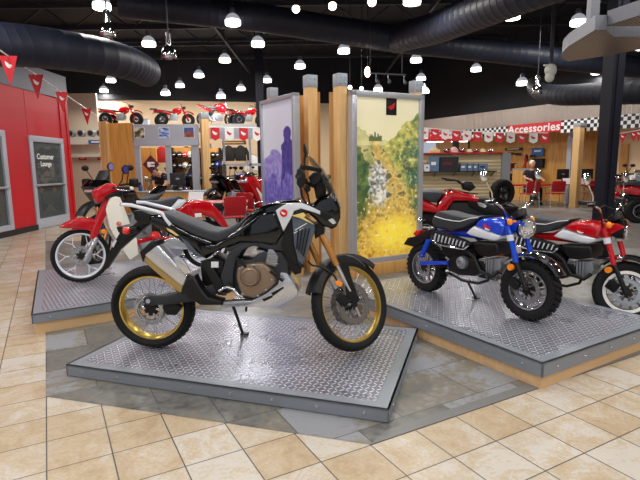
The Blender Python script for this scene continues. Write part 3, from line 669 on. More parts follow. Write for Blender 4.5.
def guard_arc(root, name, m, c, axis, R, wd, a0, a1, th=.006, drop=.03):
    """mudguard: a band over the tyre from angle a0 to a1 (0 = ahead, 90 = up)"""
    a = V(axis).normalized(); c = V(c)
    f = V((1, 0, 0))-a*a.x; f.normalize(); up = a.cross(f)
    if up.z < 0: up = -up
    mb = MB(); k = 18; h = wd/2; rows = []
    prof = [(R-drop, -h), (R-.004, -h*.85), (R+.006, -h*.4), (R+.008, 0), (R+.006, h*.4), (R-.004, h*.85), (R-drop, h)]
    prof2 = [(r-th, w*.94) for r, w in reversed(prof)]
    pr = prof+prof2
    for q in range(k+1):
        t = math.radians(a0+(a1-a0)*q/k); e = f*math.cos(t)+up*math.sin(t)
        rows.append([mb.bm.verts.new(c+e*r+a*w) for r, w in pr])
    n = len(pr)
    for q in range(k):
        for j in range(n): mb.bm.faces.new((rows[q][j], rows[q][(j+1) % n], rows[q+1][(j+1) % n], rows[q+1][j]))
    mb.bm.faces.new(rows[0]); mb.bm.faces.new(list(reversed(rows[-1])))
    return mb.build(name, MATS[m], root)
def steer(deg, caster=27): return Matrix.Rotation(math.radians(deg), 3, V((-math.sin(math.radians(caster)), 0, math.cos(math.radians(caster))))) @ V((0, 1, 0))
# ------------------------------------------------------------------ the large black adventure bike
F = Fr('adventure_motorcycle', (154, 347), (353, 349), FPZ, 'large black and silver adventure motorcycle with gold spoked wheels on the front platform', 'motorcycle', 'right')
R_ = F.root; ax = V((0, 1, .03)).normalized(); fx = steer(44, 25)
rc = F.p(153.5, 305); fc = F.p(350.5, 304)
Rr_, Rf_ = rc.z*.95, fc.z*.98; rc.z = Rr_; fc.z = Rf_
w1 = wheel(R_, rc, ax, Rr_, .14, Rr_*.775, 'gold_rim', 'wire', 'steel', 'road', .125, -1, 16, .09, .06)
w2 = wheel(R_, fc, fx, Rf_, .10, Rf_*.82, 'gold_rim', 'wire', 'steel', 'road', .155, 0, 18, .06, .045)
MB().lathe([(.088, -.1), (.10, -.1), (.112, -.094), (.10, -.088), (.088, -.088)], rc, ax, 24, closed=True).build('sensor_ring', MATS['steel'], w1)
F.slab('swingarm', 'frame_grey', [(143, 299), (150, 296.5), (165, 297), (191, 293), (215, 284), (222, 290), (212, 299), (191, 303), (165, 306), (150, 306.5), (143, 304)], .15, .10)
MB().box((F.p(205, 292, 0)), (.14, .26, .07), bev=.02).build('swingarm_pivot', MATS['satin_black'], R_)
mb = MB(); mb.tube([F.p(148, 302, .165), F.p(148, 302, .12)], .018, 6); mb.build('axle_nut', MATS['steel'], R_)
F.slab('brake_caliper', 'satin_black', [(164, 303), (176, 304), (181, 309), (176, 316), (167, 316), (162, 309)], .10, .04, .006)
# exhaust
ex = F.slab('exhaust', 'brushed_silver', [(143.5, 251.5), (155.5, 243.8), (187, 277), (184, 286), (182, 288), (144, 257)], .235, .10, .016, seg=3)
F.slab('exhaust_lower', 'gold_tan', [(142.5, 256), (145, 257), (183.5, 288), (180, 294.5), (144, 263)], .225, .10, .012, ex)
F.slab('end_cap', 'satin_black', [(139.5, 253), (150, 243), (156.5, 242), (158, 246), (145, 256), (142.5, 263)], .24, .095, .008, ex)
F.slab('heat_shield', 'satin_black', [(185.5, 279), (194, 277), (199.5, 288), (207.5, 298.5), (222.5, 302), (222, 306.5), (200, 306.5), (191, 301), (180.5, 291)], .235, .12, .02, ex, 3)
F.slab('mount_bracket', 'brushed_silver', [(178, 257), (185, 263), (190, 272), (186, 276), (178, 268), (173, 259)], .245, .225, .003, ex)
F.tube('exhaust_pipe', 'steel', [(221, 304, .17), (240, 303, .14), (262, 302, .1), (282, 296, .06), (290, 280, .05), (284, 262, .05)], .024, ex)
# frame and engine
F.pair('frame', 'frame_grey', [(221, 275), (225, 262), (229, 253), (238, 247), (251, 244), (258, 244.5), (250, 248), (242, 251.5), (235.5, 262), (233, 275), (233, 292), (224, 296), (219, 288)], .16, .05, .008)
F.pair('frame_spar', 'frame_grey', [(226, 249), (240, 243.5), (258, 243), (272, 246), (283, 236), (296, 226), (305, 228), (296, 240), (283, 252), (270, 251), (255, 247), (240, 248), (228, 253)], .15, .05, .008)
F.pair('down_tube', 'satin_black', [(281, 246), (286, 244), (294, 258), (302, 268), (301, 274), (295, 276), (288, 268), (281, 256)], .12, .04, .008)
en = F.slab('engine', 'frame_grey', [(232, 268), (238, 262), (252, 260), (263, 252), (281, 252), (288, 262), (290, 280), (277, 293), (262, 300), (240, 300), (232, 290)], .13, None, .02)
F.slab('engine_cover', 'engine_bronze', [(237, 270), (242, 266.5), (252, 264.5), (262, 264), (268, 268), (276, 277), (275, 285), (266, 293), (254, 299), (243, 297), (238, 288), (236, 278)], .185, .08, .016, en, 3)
c = F.p(250.5, 277, .19); MB().lathe([(0, .035), (.045, .033), (.066, .024), (.078, .0), (.08, -.03)], c, (0, -1, 0), 28).lathe([(.05, .036), (.056, .038), (.062, .030)], c, (0, -1, 0), 28).build('clutch_cover', MATS['engine_bronze'], en)
mb = MB()
for px, py in ((240, 269), (262, 267), (272, 280), (258, 296), (243, 294), (266, 290), (252, 266)): q = F.p(px, py, .187); mb.tube([q, q+V((0, -.01, 0))], .009, 6)
mb.build('cover_bolt', MATS['steel'], en)
F.slab('cylinder', 'engine_grey', [(265, 265), (268.5, 249), (272, 248.5), (278.5, 258), (276, 268)], .15, None, .01, en)
mb = MB()
for k in range(5): mb.box(F.p(271+k*.8, 254+k*2.6, .15), (.06, .012, .008))
mb.build('cylinder_fins', MATS['steel'], en)
F.slab('throttle_body', 'steel', [(256, 250), (266, 252), (267, 255), (257, 253)], .12, None, .006, en)
F.slab('sprocket_cover', 'satin_black', [(200, 266), (212, 258), (224, 262), (222, 282), (212, 291), (202, 285)], .12, None, .012)
for a_, b_ in (((270, 272), (283, 282)), ((236, 258), (246, 268)), ((228, 285), (238, 292))): MB().tube([F.p(*a_, .19), F.p(*b_, .19)], .011, 8).build('hose', MATS['satin_black'], en)
F.slab('skid_plate', 'brushed_silver', [(228, 305), (240, 303.5), (252, 301), (266, 294), (277.5, 285), (280.5, 273), (287, 274), (292, 281), (297.5, 290), (298, 296), (288, 303), (276, 309), (262, 309), (245, 308), (229, 307.5)], .14, None, .012)
F.slab('skid_plate_slot', 'satin_black', [(271, 294), (283, 287.5), (284, 289), (273, 297)], .1415, .13, .001)
F.slab('skid_plate_slot', 'satin_black', [(262, 300), (272, 296), (273, 298), (264, 302.5)], .1415, .13, .001)
# peg, pedal, stand
F.tube('brake_pedal', 'brushed_silver', [(219, 292, .2), (224, 289, .2), (228, 288, .2), (234, 290.5, .2), (238, 296, .2), (243, 297.5, .2)], .011)
MB().bar(F.p(224, 294, .14), F.p(224, 295, .27), .035, .02, .005).build('footpeg', MATS['satin_black'], R_)
F.slab('peg_hanger', 'satin_black', [(200, 262), (208, 260), (222, 283), (225, 296), (218, 296), (212, 284)], .17, .14, .005); F.slab('hanger_plate', 'silver_white', [(211, 262.5), (218.5, 262.5), (218.5, 268.5), (211, 268.5)], .175, .165, .003)
kx, kz = F.p(232, 310, -.1), F.p(243, 328, -.28); kz.z = .01
mb = MB(); mb.tube([kx+V((0, 0, .06)), kx.lerp(kz, .9), kz], [.014, .012, .012], 8); mb.box(kz+V((.01, 0, .0)), (.07, .05, .014), bev=.004); mb.build('kickstand', MATS['satin_black'], R_)
k2 = F.p(246, 312, -.05); MB().tube([F.p(247, 304, -.05), k2], .01, 8).build('linkage', MATS['satin_black'], R_)
# tank, seat, tail
F.slab('fuel_tank', 'gloss_black', [(236, 231), (245, 219.5), (254, 211), (262, 207), (277, 202.5), (295, 201), (306, 204), (312, 211), (296, 222), (284, 236), (276, 246), (258, 244), (240, 244), (228, 248), (222, 246)], .155, None, .045, seg=4)
F.slab('side_panel', 'gloss_black', [(196, 246), (215, 245), (236, 232), (258, 214), (274, 212), (283, 233), (276, 246), (258, 244), (240, 243), (222, 250), (205, 258)], .165, None, .02, seg=3)
F.slab('seat', 'seat_vinyl', [(161, 213), (168, 215), (178, 219.5), (195, 226), (207, 231), (218, 232.5), (229, 229), (241, 222), (256, 211.5), (261, 213), (248, 228), (237, 238), (226, 243.5), (213, 243), (193, 236), (176, 227), (163, 219)], .13, None, .025, seg=3)
F.slab('tail_cowl', 'gloss_black', [(150, 216), (162, 217), (176, 227), (193, 236), (213, 243), (222, 248), (206, 260), (200, 257), (190, 249), (174, 238), (158, 229), (148, 223)], .12, None, .015)
F.slab('tail_graphic', 'shroud_grey', [(181, 238), (188, 243), (197, 253), (203, 258), (196, 257), (187, 249)], .1225, .11, .002)
F.slab('tail_stripe', 'sand_yellow', [(166, 228.5), (172, 231), (179, 236.5), (176, 236.5), (168, 231.5)], .1225, .11, .001)
F.slab('tail_section', 'satin_black', [(133, 212), (141, 211), (153, 216), (150, 224), (140, 226), (134, 220)], .09, None, .01)
ra = [(122.5, 205.5), (131, 206), (145, 209.5), (157, 212.5), (162, 214), (166, 220), (170.5, 226)]
mb = MB()
for s_ in (-1, 1): mb.tube([V((q.x, q.y*s_, q.z)) for q in (F.p(x, y, .125) for x, y in ra)], .0135, 8)
mb.tube([F.p(122.5, 205.5, .125), F.p(121, 205.5, 0), F.p(122.5, 205.5, -.125)], .0135, 8)
mb.build('grab_rail', MATS['silver_white'], R_)
F.slab('plate_holder', 'satin_black', [(105, 260), (112, 247), (117, 238), (121, 231), (133, 226), (143, 217), (154, 221), (147, 227), (138, 234), (128, 243), (118, 252), (106, 270), (104, 268)], .03, None, .008)
F.slab('plate_wing', 'satin_black', [(116, 228), (121, 227), (126, 230), (136, 228), (137, 233), (125, 238), (118, 233)], .09, -.09, .006)
q = F.p(126.3, 231.6, .11); MB().ball(q, (.03, .026, .028), 14).tube([q+V((0, .05, 0)), q+V((0, .11, 0))], .012, 8).build('indicator', MATS['red_lens'], R_)
F.slab('reflector', 'silver_white', [(111.5, 246), (114.5, 240.5), (116.5, 242), (113, 248.5)], .045, .03, .002)
# front: shrouds, fairing, screen
F.slab('radiator_shroud', 'shroud_grey', [(291.5, 217), (301, 216), (314, 224), (315, 231), (310, 246), (304, 262), (303, 266), (298, 262.5), (294, 246)], .20, .11, .012)
mb = MB()
for k in range(4):
    a_, b_ = (300.5+k*3.2, 236-k*2.6), (293.8+k*3.4, 257-k*-.6); mb.bar(F.p(309.5-k*3.6, 229-k*-.2, .203), F.p(303.5-k*2.3, 257-k*2.5, .203), .016, .01)
mb.build('shroud_fins', MATS['satin_black'], R_)
mb = MB()
for a_, b_ in (((295, 231), (307, 224)), ((294, 234), (303, 229))): mb.bar(F.p(*a_, .203), F.p(*b_, .203), .006, .005)
mb.build('shroud_stripe', MATS['white'], R_)
F.slab('side_cover', 'satin_black', [(284, 233), (292, 216), (294, 246), (299, 263), (296, 266), (287, 258), (281, 247)], .175, .1, .008)
wp = F.slab('front_fairing', 'silver_white', [(275.5, 211.5), (281, 207.5), (288, 204.3), (301, 204), (311, 208), (320, 212.5), (320, 215.5), (311, 212.5), (301, 209.5), (294, 212), (291, 219), (283.3, 232.5)], .215, .15, .008)
F.slab('fairing_graphic', 'sand_yellow', [(291.5, 216.5), (298, 215), (303, 213.5), (306, 216), (304, 218.5), (315, 226), (307, 222.5), (300, 219), (296, 218)], .218, .20, .002)
c = F.p(283.7, 213.9, .2165); M_ = face_M(c, (1, 0, 0), (0, -1, 0)); MB().cyl(M_ @ V((0, 0, 0)), M_ @ V((0, 0, .003)), .027, 24).build('emblem', MATS['red_lens'], wp)
mb = MB(); wing(mb, M_ @ Matrix.Translation((0, 0, .003)), .034, .03, .001); mb.build('emblem_wing', MATS['white'], wp, smooth=False)
F.slab('nose_fairing', 'gloss_black', [(303, 204.5), (312.5, 205.5), (318, 199), (326, 196), (331, 193), (336, 199), (340, 209), (340.5, 219), (336.5, 228), (332, 230.5), (322, 227), (312, 218), (304, 211)], .16, None, .03, seg=3)
F.slab('headlight', 'lens_clear', [(329, 217), (334, 220), (336.5, 224), (333, 225.5), (328, 221)], .165, None, .006)
F.slab('nose_scoop', 'satin_black', [(318, 212), (328, 213), (333, 219), (326, 222), (319, 217)], .166, .10, .004)
F.slab('windscreen', 'screen_tint', [(306.3, 155), (313, 160.5), (322.5, 171), (331, 186), (338.5, 205), (333, 206), (327, 193), (319, 178), (311, 166)], .13, None, .01)
mb = MB()
for s_ in (-1, 1): mb.tube([V((q.x, q.y*s_, q.z)) for q in (F.p(x, y, .12) for x, y in ((321, 176), (327, 187), (332, 198), (334, 206)))], .010, 8)
mb.build('screen_stay', MATS['satin_black'], R_)
F.slab('dashboard', 'satin_black', [(313, 186), (321, 177), (326, 187), (325, 196), (316, 200)], .10, None, .01)
# handlebar, steered to the left
hb = F.tube('handlebar', 'satin_black', [(300, 178, .36), (306, 183, .24), (313, 187, .10), (316, 187, 0.)], .013)
mb = MB(); mb.tube([F.p(316, 187, 0), F.p(322, 186, -.12), F.p(325, 182, -.26), F.p(328, 178, -.40)], .013, 10); mb.build('handlebar_left', MATS['satin_black'], hb).name = 'bar'
F.tube('grip', 'satin_black', [(298, 177, .40), (305, 182, .27)], .021, hb)
MB().tube([F.p(325.5, 181.5, -.29), F.p(328.5, 177.5, -.42)], .021, 10).build('grip', MATS['satin_black'], hb)
F.slab('hand_guard', 'satin_black', [(296.5, 171), (299.5, 168), (303, 170), (305, 177), (304, 187), (300, 190), (296.5, 185)], .40, .34, .012, hb, 3)
F.slab('hand_guard', 'satin_black', [(308, 178), (313, 173), (320, 172.5), (322, 178), (318, 185), (311, 186)], .22, .10, .014, hb, 3)
MB().bar(F.p(301, 167.6, .40), F.p(321, 171.2, .2), .02, .03, .006).build('guard_bar', MATS['satin_black'], hb)
F.slab('mirror', 'satin_black', [(303, 146.5), (304.3, 144), (305.8, 147), (306.6, 153), (306.2, 158), (304.6, 157), (303.2, 152)], .40, .27, .012, hb, 3)
F.tube('mirror_stalk', 'satin_black', [(305, 156, .34), (304.5, 164, .34), (303, 177, .34)], .007, hb)
F.slab('brake_reservoir', 'satin_black', [(305, 186), (310, 186), (310, 192), (306, 194)], .2, .14, .006, hb)
F.tube('cable', 'satin_black', [(300, 185, .3), (302, 198, .22), (306, 204, .16)], .008, hb)
F.tube('cable', 'satin_black', [(304, 188, .26), (308, 196, .18), (310, 205, .12)], .006, hb)
# fork and mudguard
fk = F.slab('fork', 'satin_black', [(313, 226), (322, 224), (324, 235), (315, 240)], .13, None, .012)
F.tube('fork_tube', 'gold_fork', [(317.5, 228, .10), (337, 266, .115)], .024, fk, 16); F.tube('fork_leg', 'brushed_silver', [(337, 265.5, .115), (350.5, 291.5, .10)], .0165, fk, 14)
F.tube('fork_tube', 'gold_fork', [(307, 238, -.09), (320.5, 267, -.08)], .024, fk, 16); F.tube('fork_leg', 'brushed_silver', [(320.5, 267, -.08), (338, 300, -.09)], .0165, fk, 14)
F.slab('fork_foot', 'satin_black', [(345, 287), (351, 286), (357, 294), (360, 301), (356, 306), (349, 304), (346, 296)], .115, .075, .01, fk)
g = F.slab('mudguard', 'satin_black', [(330, 268), (334, 261), (338, 257.2), (345, 255.7), (354, 258), (361, 263), (366, 267.8), (364, 269.2), (355, 266.2), (348.5, 265.2), (350, 274), (353, 283), (356.5, 292), (352, 293), (346.5, 284), (340, 271), (337, 267)], .12, .085, .008)
guard_arc(g, 'mudguard_crown', 'satin_black', fc, fx, Rf_+.03, .15, 58, 172, .006, .05)
F.slab('mudguard_side', 'satin_black', [(310, 294), (311, 285), (316, 277), (323, 270), (331, 267), (337, 271), (333, 274), (326, 277), (321, 283), (318, 292)], .10, .02, .01, g)
F.slab('reflector', 'orange_lens', [(334.5, 282.5), (338, 281), (342.5, 284.5), (341.5, 288), (337.5, 287)], .135, .11, .004)
mb = MB(); q = F.p(343, 300, .10); mb.box(q, (.1, .05, .07), Matrix.Rotation(.6, 3, 'Y'), .012); mb.build('brake_caliper', MATS['satin_black'], fk)
F.tube('brake_hose', 'satin_black', [(308, 262, .12), (312, 266, .13), (322, 268, .14), (334, 276, .13), (343, 292, .12)], .007, fk)
# ------------------------------------------------------------------ the blue mini bike (and its red twin)
F = Fr('mini_motorcycle', (427, 290.5), (531, 320), RPZ, 'small blue and white mini motorcycle with fat knobbly tyres on the right platform', 'motorcycle', 'right')
R_ = F.root
rc = F.p(427, 265.5); rz = rc.z; fcx = F.p(530, 291)
Rm = .245; rc.z = Rm; fc = V((fcx.x, 0, Rm+.005)); fx = steer(6)
def mini_wheel(c, axd, disc): return wheel(R_, c, axd, Rm, .125, .162, 'steel', 'cast', 'steel', 'knob', disc, -1, 6, .10, .05)
w_ = mini_wheel(rc, (0, 1, 0), .09); mini_wheel(fc, fx, .11)
F.slab('swingarm', 'blue_paint', [(419, 262.3), (431, 261.6), (443, 261.8), (447, 263), (447, 266), (443, 265.4), (431, 265.6), (420, 266)], .13, .09, .008)
sa = MB().box(F.p(445, 264, 0), (.1, .24, .05), bev=.01).build('swingarm_pivot', MATS['satin_black'], R_)
sh = F.tube('rear_shock', 'blue_paint', [(428.5, 241, .13), (423, 254, .13)], .022)
F.tube('shock_shaft', 'steel', [(423.3, 253, .13), (420, 261, .13)], .014, sh)
mb = MB(); a_, b_ = F.p(428.5, 241, .13), F.p(421.5, 257.5, .13)
for k in range(7): q = a_.lerp(b_, k/6.5); mb.tube([q, q+(b_-a_)*.05], .027, 12)
mb.build('shock_spring', MATS['blue_paint'], sh)
F.slab('seat', 'seat_vinyl', [(431, 222.5), (433, 217.5), (435, 214.4), (438, 212), (444, 213), (452.5, 215.6), (462.5, 217.8), (471, 217.8), (480, 217.2), (476, 221), (470, 224.5), (462.5, 229), (454, 231), (441, 229.6), (433, 226.5)], .11, None, .03, seg=3)
mb = MB(); pp = [(434.5, 217), (445, 220), (453, 221.5), (460, 222), (470, 219), (478, 218.2)]
mb.tube([F.p(x, y, .112) for x, y in pp], .004, 6); mb.build('seat_piping', MATS['white'], R_)
for k in range(5): MB().tube([F.p(441+k*4.2, 213.2+k*1.0, .06), F.p(441+k*4.2, 213.2+k*1.0, -.06)], .006, 6).build('seat_pleat', MATS['satin_black'], R_)
F.slab('frame', 'blue_paint', [(436, 229), (450, 231.5), (466, 231), (478, 226), (500, 226), (506, 230), (500, 236), (486, 241), (470, 239), (450, 236), (437, 233)], .05, None, .015)
tk = F.slab('fuel_tank', 'blue_paint', [(473, 227), (476.5, 222), (480.5, 219.4), (487, 218.8), (495, 220.4), (501.5, 223.5), (504.3, 228.5), (501, 235.8), (499, 237.5)], .125, None, .035, seg=4)
F.slab('tank_band', 'silver_white', [(465.4, 234), (469, 230), (473, 227), (486, 232), (499.5, 236.5), (498.6, 239.7), (494, 241.8), (483, 239.8), (470, 236.5)], .128, None, .02, tk, 3)
mb = MB(); M_ = face_M(F.p(487.3, 227.5, .127), (1, 0, 0), (0, -1, 0)); wing(mb, M_, .075, .06, .003); mb.build('tank_wing', MATS['red_lens'], tk, smooth=False)
mb = MB(); wing(mb, M_ @ Matrix.Translation((.004, -.02, .001)), .06, .03, .003); mb.build('tank_wing_edge', MATS['white'], tk, smooth=False)
F.slab('air_box', 'satin_black', [(440, 244), (470, 243), (477, 256), (470, 262), (452, 262), (443, 256)], .075, None, .015); F.slab('side_cover', 'satin_black', [(473, 242.4), (484, 243), (496, 243.7), (498, 249), (497, 256), (488, 258), (479, 257), (473.5, 250)], .115, None, .02, seg=3)
hs = F.slab('exhaust_shield', 'satin_black', [(429.5, 234), (434, 231.5), (441, 232.3), (452.5, 236.5), (463, 241), (470, 245.5), (465.5, 250.4), (450, 248.4), (434, 244.2), (430.5, 239)], .165, .10, .012)
mb = MB(); bo = [(431.5, 236), (433, 241), (436, 243.8), (450, 247.5), (464.5, 249.6), (468.6, 246)]
mb.tube([F.p(x, y, .168) for x, y in bo], .010, 6); mb.build('shield_edge', MATS['chrome'], hs)
for k in range(9):
    x = 436.2+k*3.6; y = 234.2+k*1.05
    MB().bar(F.p(x, y, .166), F.p(x-1.4-.05*k, y+7.2-.28*k, .166), .026, .008, .002).build('shield_slot', MATS['silver_white'], hs)
F.tube('exhaust_pipe', 'satin_black', [(462, 246, .14), (474, 258, .13), (480, 272, .12), (492, 277, .1), (499, 272, .06)], .018, hs)
en = F.slab('engine', 'satin_black', [(446, 262), (452, 257), (464, 256), (474, 260), (484, 262), (486, 272), (474, 277), (458, 276), (448, 271)], .10, None, .015)
c = F.p(461, 263.5, .13); MB().lathe([(0, .012), (.04, .012), (.055, .004), (.062, -.02), (.064, -.05)], c, (0, -1, 0), 24).lathe([(.022, .015), (.03, .018), (.036, .012)], c, (0, -1, 0), 20).build('engine_cover', MATS['engine_grey'], en)
mb = MB()
for k in range(6): mb.box(F.p(486+k*2.4, 266, 0), (.016, .19, .14), bev=.003)
mb.build('cylinder_fins', MATS['engine_grey'], en); F.slab('cylinder', 'engine_grey', [(484, 260), (499, 259), (501, 268), (498, 274), (484, 272)], .07, None, .01, en)
F.tube('lower_frame', 'satin_black', [(446, 272, .10), (462, 281, .11), (478, 284, .11), (488, 281, .11), (490, 276, .11)], .013)
MB().bar(F.p(449, 272, .10), F.p(447, 271.5, .22), .03, .02, .004).build('footpeg', MATS['brushed_silver'], R_); F.tube('brake_pedal', 'steel', [(452, 273, .15), (462, 279, .16), (470, 281, .16)], .009)
ks = F.p(468, 283, -.05); ke = F.p(476, 296, -.12); ke.z = .012
mb = MB(); mb.tube([ks, ke], .011, 8); mb.box(ke, (.06, .04, .014)); mb.build('kickstand', MATS['satin_black'], R_)
F.slab('rear_mudguard', 'satin_black', [(403, 245), (407.5, 238.3), (417, 236.5), (426, 231), (434, 229), (436, 234), (428, 238), (421, 244), (413, 247.5)], .07, None, .01)
F.slab('tail_light', 'red_lens', [(413, 234), (416, 230.8), (420, 231), (419, 235), (415, 237)], .04, None, .008)
for s_ in (1, -1):
    q = F.p(419.5, 221, .14); q.y *= s_; MB().tube([q, q-V((0, q.y*.6, .0))], .01, 8).ball(q, (.028, .022, .026), 12).build('indicator', MATS['chrome'] if s_ < 0 else MATS['chrome'], R_)
F.tube('rear_rack_stub', 'brushed_silver', [(422, 228, .09), (434, 228.5, .09)], .012)
# fork, light, bars
fk = F.slab('fork', 'blue_paint', [(503, 222), (509, 221), (513, 226), (511, 236), (506, 236)], .07, None, .015)
for s_ in (1, -1):
    sh_ = lambda pts, w: [V((q.x, q.y*s_, q.z)) for q in F.P(pts, w)]
    up = [(507, 226), (513.4, 250), (516, 263)]; lo = [(516, 262.5), (519.5, 272), (523.5, 283), (526, 291)]
    MB().tube(sh_(up, .105), .021, 14).build('fork_tube', MATS['blue_paint'], fk); MB().tube(sh_(lo, .105), .019, 12).build('fork_leg', MATS['satin_black'], fk)
    q = sh_([(510.2, 238.6)], .105)[0]; MB().tube([q+V((-.006, 0, .024)), q-V((-.006, 0, .024))], .029, 14).build('fork_clamp', MATS['silver_white'], fk)
    q = sh_([(509.8, 222.7)], .15)[0]; MB().ball(q, (.024, .02, .028), 12).tube([q, q-V((0, q.y*.5, 0))], .01, 8).build('indicator', MATS['orange_lens'], R_)
q = F.p(510.3, 268, .14); MB().tube([q+V((0, .02, 0)), q+V((0, -.01, 0))], .026, 14).build('reflector', MATS['orange_lens'], fk)
guard_arc(R_, 'front_mudguard', 'chrome', fc, fx, Rm+.065, .135, 32, 138, .005, .025)
q = F.p(515, 284, .11); MB().box(q, (.09, .05, .08), Matrix.Rotation(.5, 3, 'Y'), .012).build('brake_caliper', MATS['satin_black'], fk)
hl = F.p(527, 228.5, 0.); fd = V((math.cos(math.radians(-12)), math.sin(math.radians(-12)), 0))
h_ = MB().lathe([(.0, -.11), (.05, -.10), (.078, -.05), (.084, 0), (.078, .004)], hl, fd, 28).build('headlight', MATS['satin_black'], R_)
MB().lathe([(.084, -.012), (.089, 0), (.084, .012), (.074, .012)], hl, fd, 28).build('light_ring', MATS['chrome'], h_)
mb = MB(); mb.lathe([(0, .016), (.04, .013), (.076, .004)], hl, fd, 28); mb.build('lens', MATS['lens_clear'], h_)
mb = MB(); u_, v_ = frame_of(fd)[1:]
for k in range(8): t = 2*pi*k/8; mb.ball(hl+fd*.012+(u_*math.cos(t)+v_*math.sin(t))*.052, .013, 8)
mb.build('light_bead', MATS['chrome'], h_)
F.pair('light_stay', 'blue_paint', [(511, 222), (519, 221), (525, 225), (515, 232), (511, 230)], .07, .012, .004)
ins = F.p(519, 213.5, 0); MB().lathe([(0, -.05), (.055, -.045), (.062, .0), (.058, .012), (0, .012)], ins, V((-.55, 0, .83)), 24).build('speedometer', MATS['satin_black'], R_)
hbp = [(478, 200, .36), (490, 201, .30), (500, 206, .20), (506, 214, .09), (508, 218, .05)]
P1 = [F.p(*q) for q in hbp]
hb = MB().tube(P1+[V((q.x, -q.y, q.z)) for q in reversed(P1)], .011, 10).build('handlebar', MATS['chrome'], R_)
for s_ in (1, -1):
    m_ = lambda q: V((q.x, q.y*s_, q.z))
    MB().tube([m_(P1[0]), m_(P1[0].lerp(P1[1], .9))], .018, 10).build('grip', MATS['satin_black'], hb)
    MB().tube([m_(P1[1]+V((.03, 0, .0))), m_(P1[0]+V((.06, .02, -.01)))], .006, 6).build('brake_lever', MATS['steel'], hb)
    b0 = P1[1].lerp(P1[2], .25); tp = F.p(484.5, 176.5, .36)
    MB().tube([m_(b0), m_(b0+V((0, -.01, .07))), m_(tp+V((.0, .03, -.05)))], .006, 6).build('mirror_stalk', MATS['chrome'], hb)
    MB().lathe([(0, .02), (.035, .015), (.05, 0), (.047, -.008), (0, -.008)], m_(tp), V((.96, 0, .1)), 20).build('mirror', MATS['chrome'], hb)
    MB().box(m_(P1[1].lerp(P1[2], .15)), (.05, .06, .04), bev=.01).build('switch_box', MATS['satin_black'], hb)
F.tube('cable', 'satin_black', [(500, 207, .18), (508, 203, .08), (518, 208, .06), (514, 222, .05)], .006)
F.tube('cable', 'satin_black', [(492, 203, .25), (503, 212, .15), (507, 226, .08)], .006)
MINI = R_
def repaint(root, swap):
    for o in [root]+list(root.children_recursive):
        if o.type == 'MESH' and any(m and m.name in swap for m in o.data.materials):
            o.data = o.data.copy()
            for i, m in enumerate(o.data.materials):
                if m and m.name in swap: o.data.materials[i] = MATS[swap[m.name]]
red = copy_tree(MINI)
tag(red, 'small red and white mini motorcycle with white rim stripe behind the right platform', 'motorcycle')
repaint(red, {'blue_paint': 'red_paint'})
pf = onz(624, 321, 0); sc_ = 1.12; red.scale = (sc_,)*3
yaw = MINI.rotation_euler.z+.07
wb = fc.x*sc_; red.rotation_euler = (0, 0, yaw); red.location = (pf.x-math.cos(yaw)*wb, pf.y-math.sin(yaw)*wb, .004)
for o in red.children:
    if o.name.startswith('wheel') and (o.data.vertices[0].co.x > .6):       # its own front wheel, white striped, turned further
        for ch in list(o.children): bpy.data.objects.remove(ch)
        bpy.data.objects.remove(o); break
for o in red.children:
    if o.name.startswith('headlight'):
        A_ = Matrix.Rotation(.75, 3, 'Z'); o.rotation_euler = (0, 0, .75); o.location = V((hl.x-.10, 0, 0))-A_ @ V((hl.x-.10, 0, 0))
wheel(red, fc, steer(26), Rm, .125, .162, 'steel', 'cast', 'steel', 'knob', .11, -1, 6, .10, .05, 'white')
# ------------------------------------------------------------------ the red step-through bike on the left platform, facing left
F = Fr('step_through_motorcycle', (206, 267.5), (81, 282.5), LPZ, 'red and ivory step-through motorcycle with cast silver wheels on the left platform', 'motorcycle', 'left')
R_ = F.root
fc = F.p(81, 256); Rc = fc.z; rc = F.p(206, 242); rc.z = Rc
fx = steer(-6)
wheel(R_, fc, fx, Rc, .085, Rc*.83, 'silver_white', 'Y', 'silver_white', 'road', .11, 1, 6, .06, .05, None, .55); wheel(R_, rc, (0, 1, 0), Rc, .095, Rc*.83, 'silver_white', 'Y', 'silver_white', 'road', .11, 1, 6, .06, .05, None, .55)
fk = F.slab('fork', 'red_paint', [(91, 240), (90.5, 233), (97, 219), (104, 203), (109, 194), (114.5, 195.5), (111, 206), (104, 221), (99, 234), (97, 241)], .075, None, .015)
for s_ in (1, -1):
    q = [V((p.x, p.y*s_, p.z)) for p in F.P([(97, 238), (91, 249), (85, 260.5)], .085)]
    MB().tube(q, [.022, .024, .02], 12).build('fork_leg', MATS['brushed_silver'], fk)
F.slab('mudguard', 'red_paint', [(60, 228.6), (64, 224.5), (72, 221), (84, 218.5), (93, 219), (100, 223), (98, 231), (93, 234), (88, 230), (79, 228.6), (70, 229.2)], .062, None, .02, seg=3)
guard_arc(R_, 'mudguard_flare', 'red_paint', fc, fx, Rc+.03, .12, 78, 112, .006, .03)
ls = F.slab('leg_shield', 'ivory', [(106, 210), (108.5, 203), (111.5, 198.2), (116, 197), (120.5, 198.2), (123.5, 205), (126, 212), (129, 220), (131.5, 228), (131, 236), (137, 239), (139, 255), (130, 261), (122.5, 250), (115, 238), (109.5, 228)], .20, .16, .014)
q = F.P([(106, 210), (108.5, 203), (111.5, 198.2), (116, 197), (120.5, 198.2), (123.5, 205), (126, 212), (129, 220), (131.5, 228), (131, 236), (137, 239), (139, 255), (130, 261), (122.5, 250), (115, 238), (109.5, 228)], .20)
MB().prism([V((a.x, -a.y, a.z)) for a in q], (0, .04, 0), .014).build('leg_shield', MATS['ivory'], R_)
F.slab('shield_front', 'ivory', [(107.5, 207), (111, 199), (120, 198), (122, 206), (126, 224), (116, 236), (111, 228)], .17, -.17, .02)
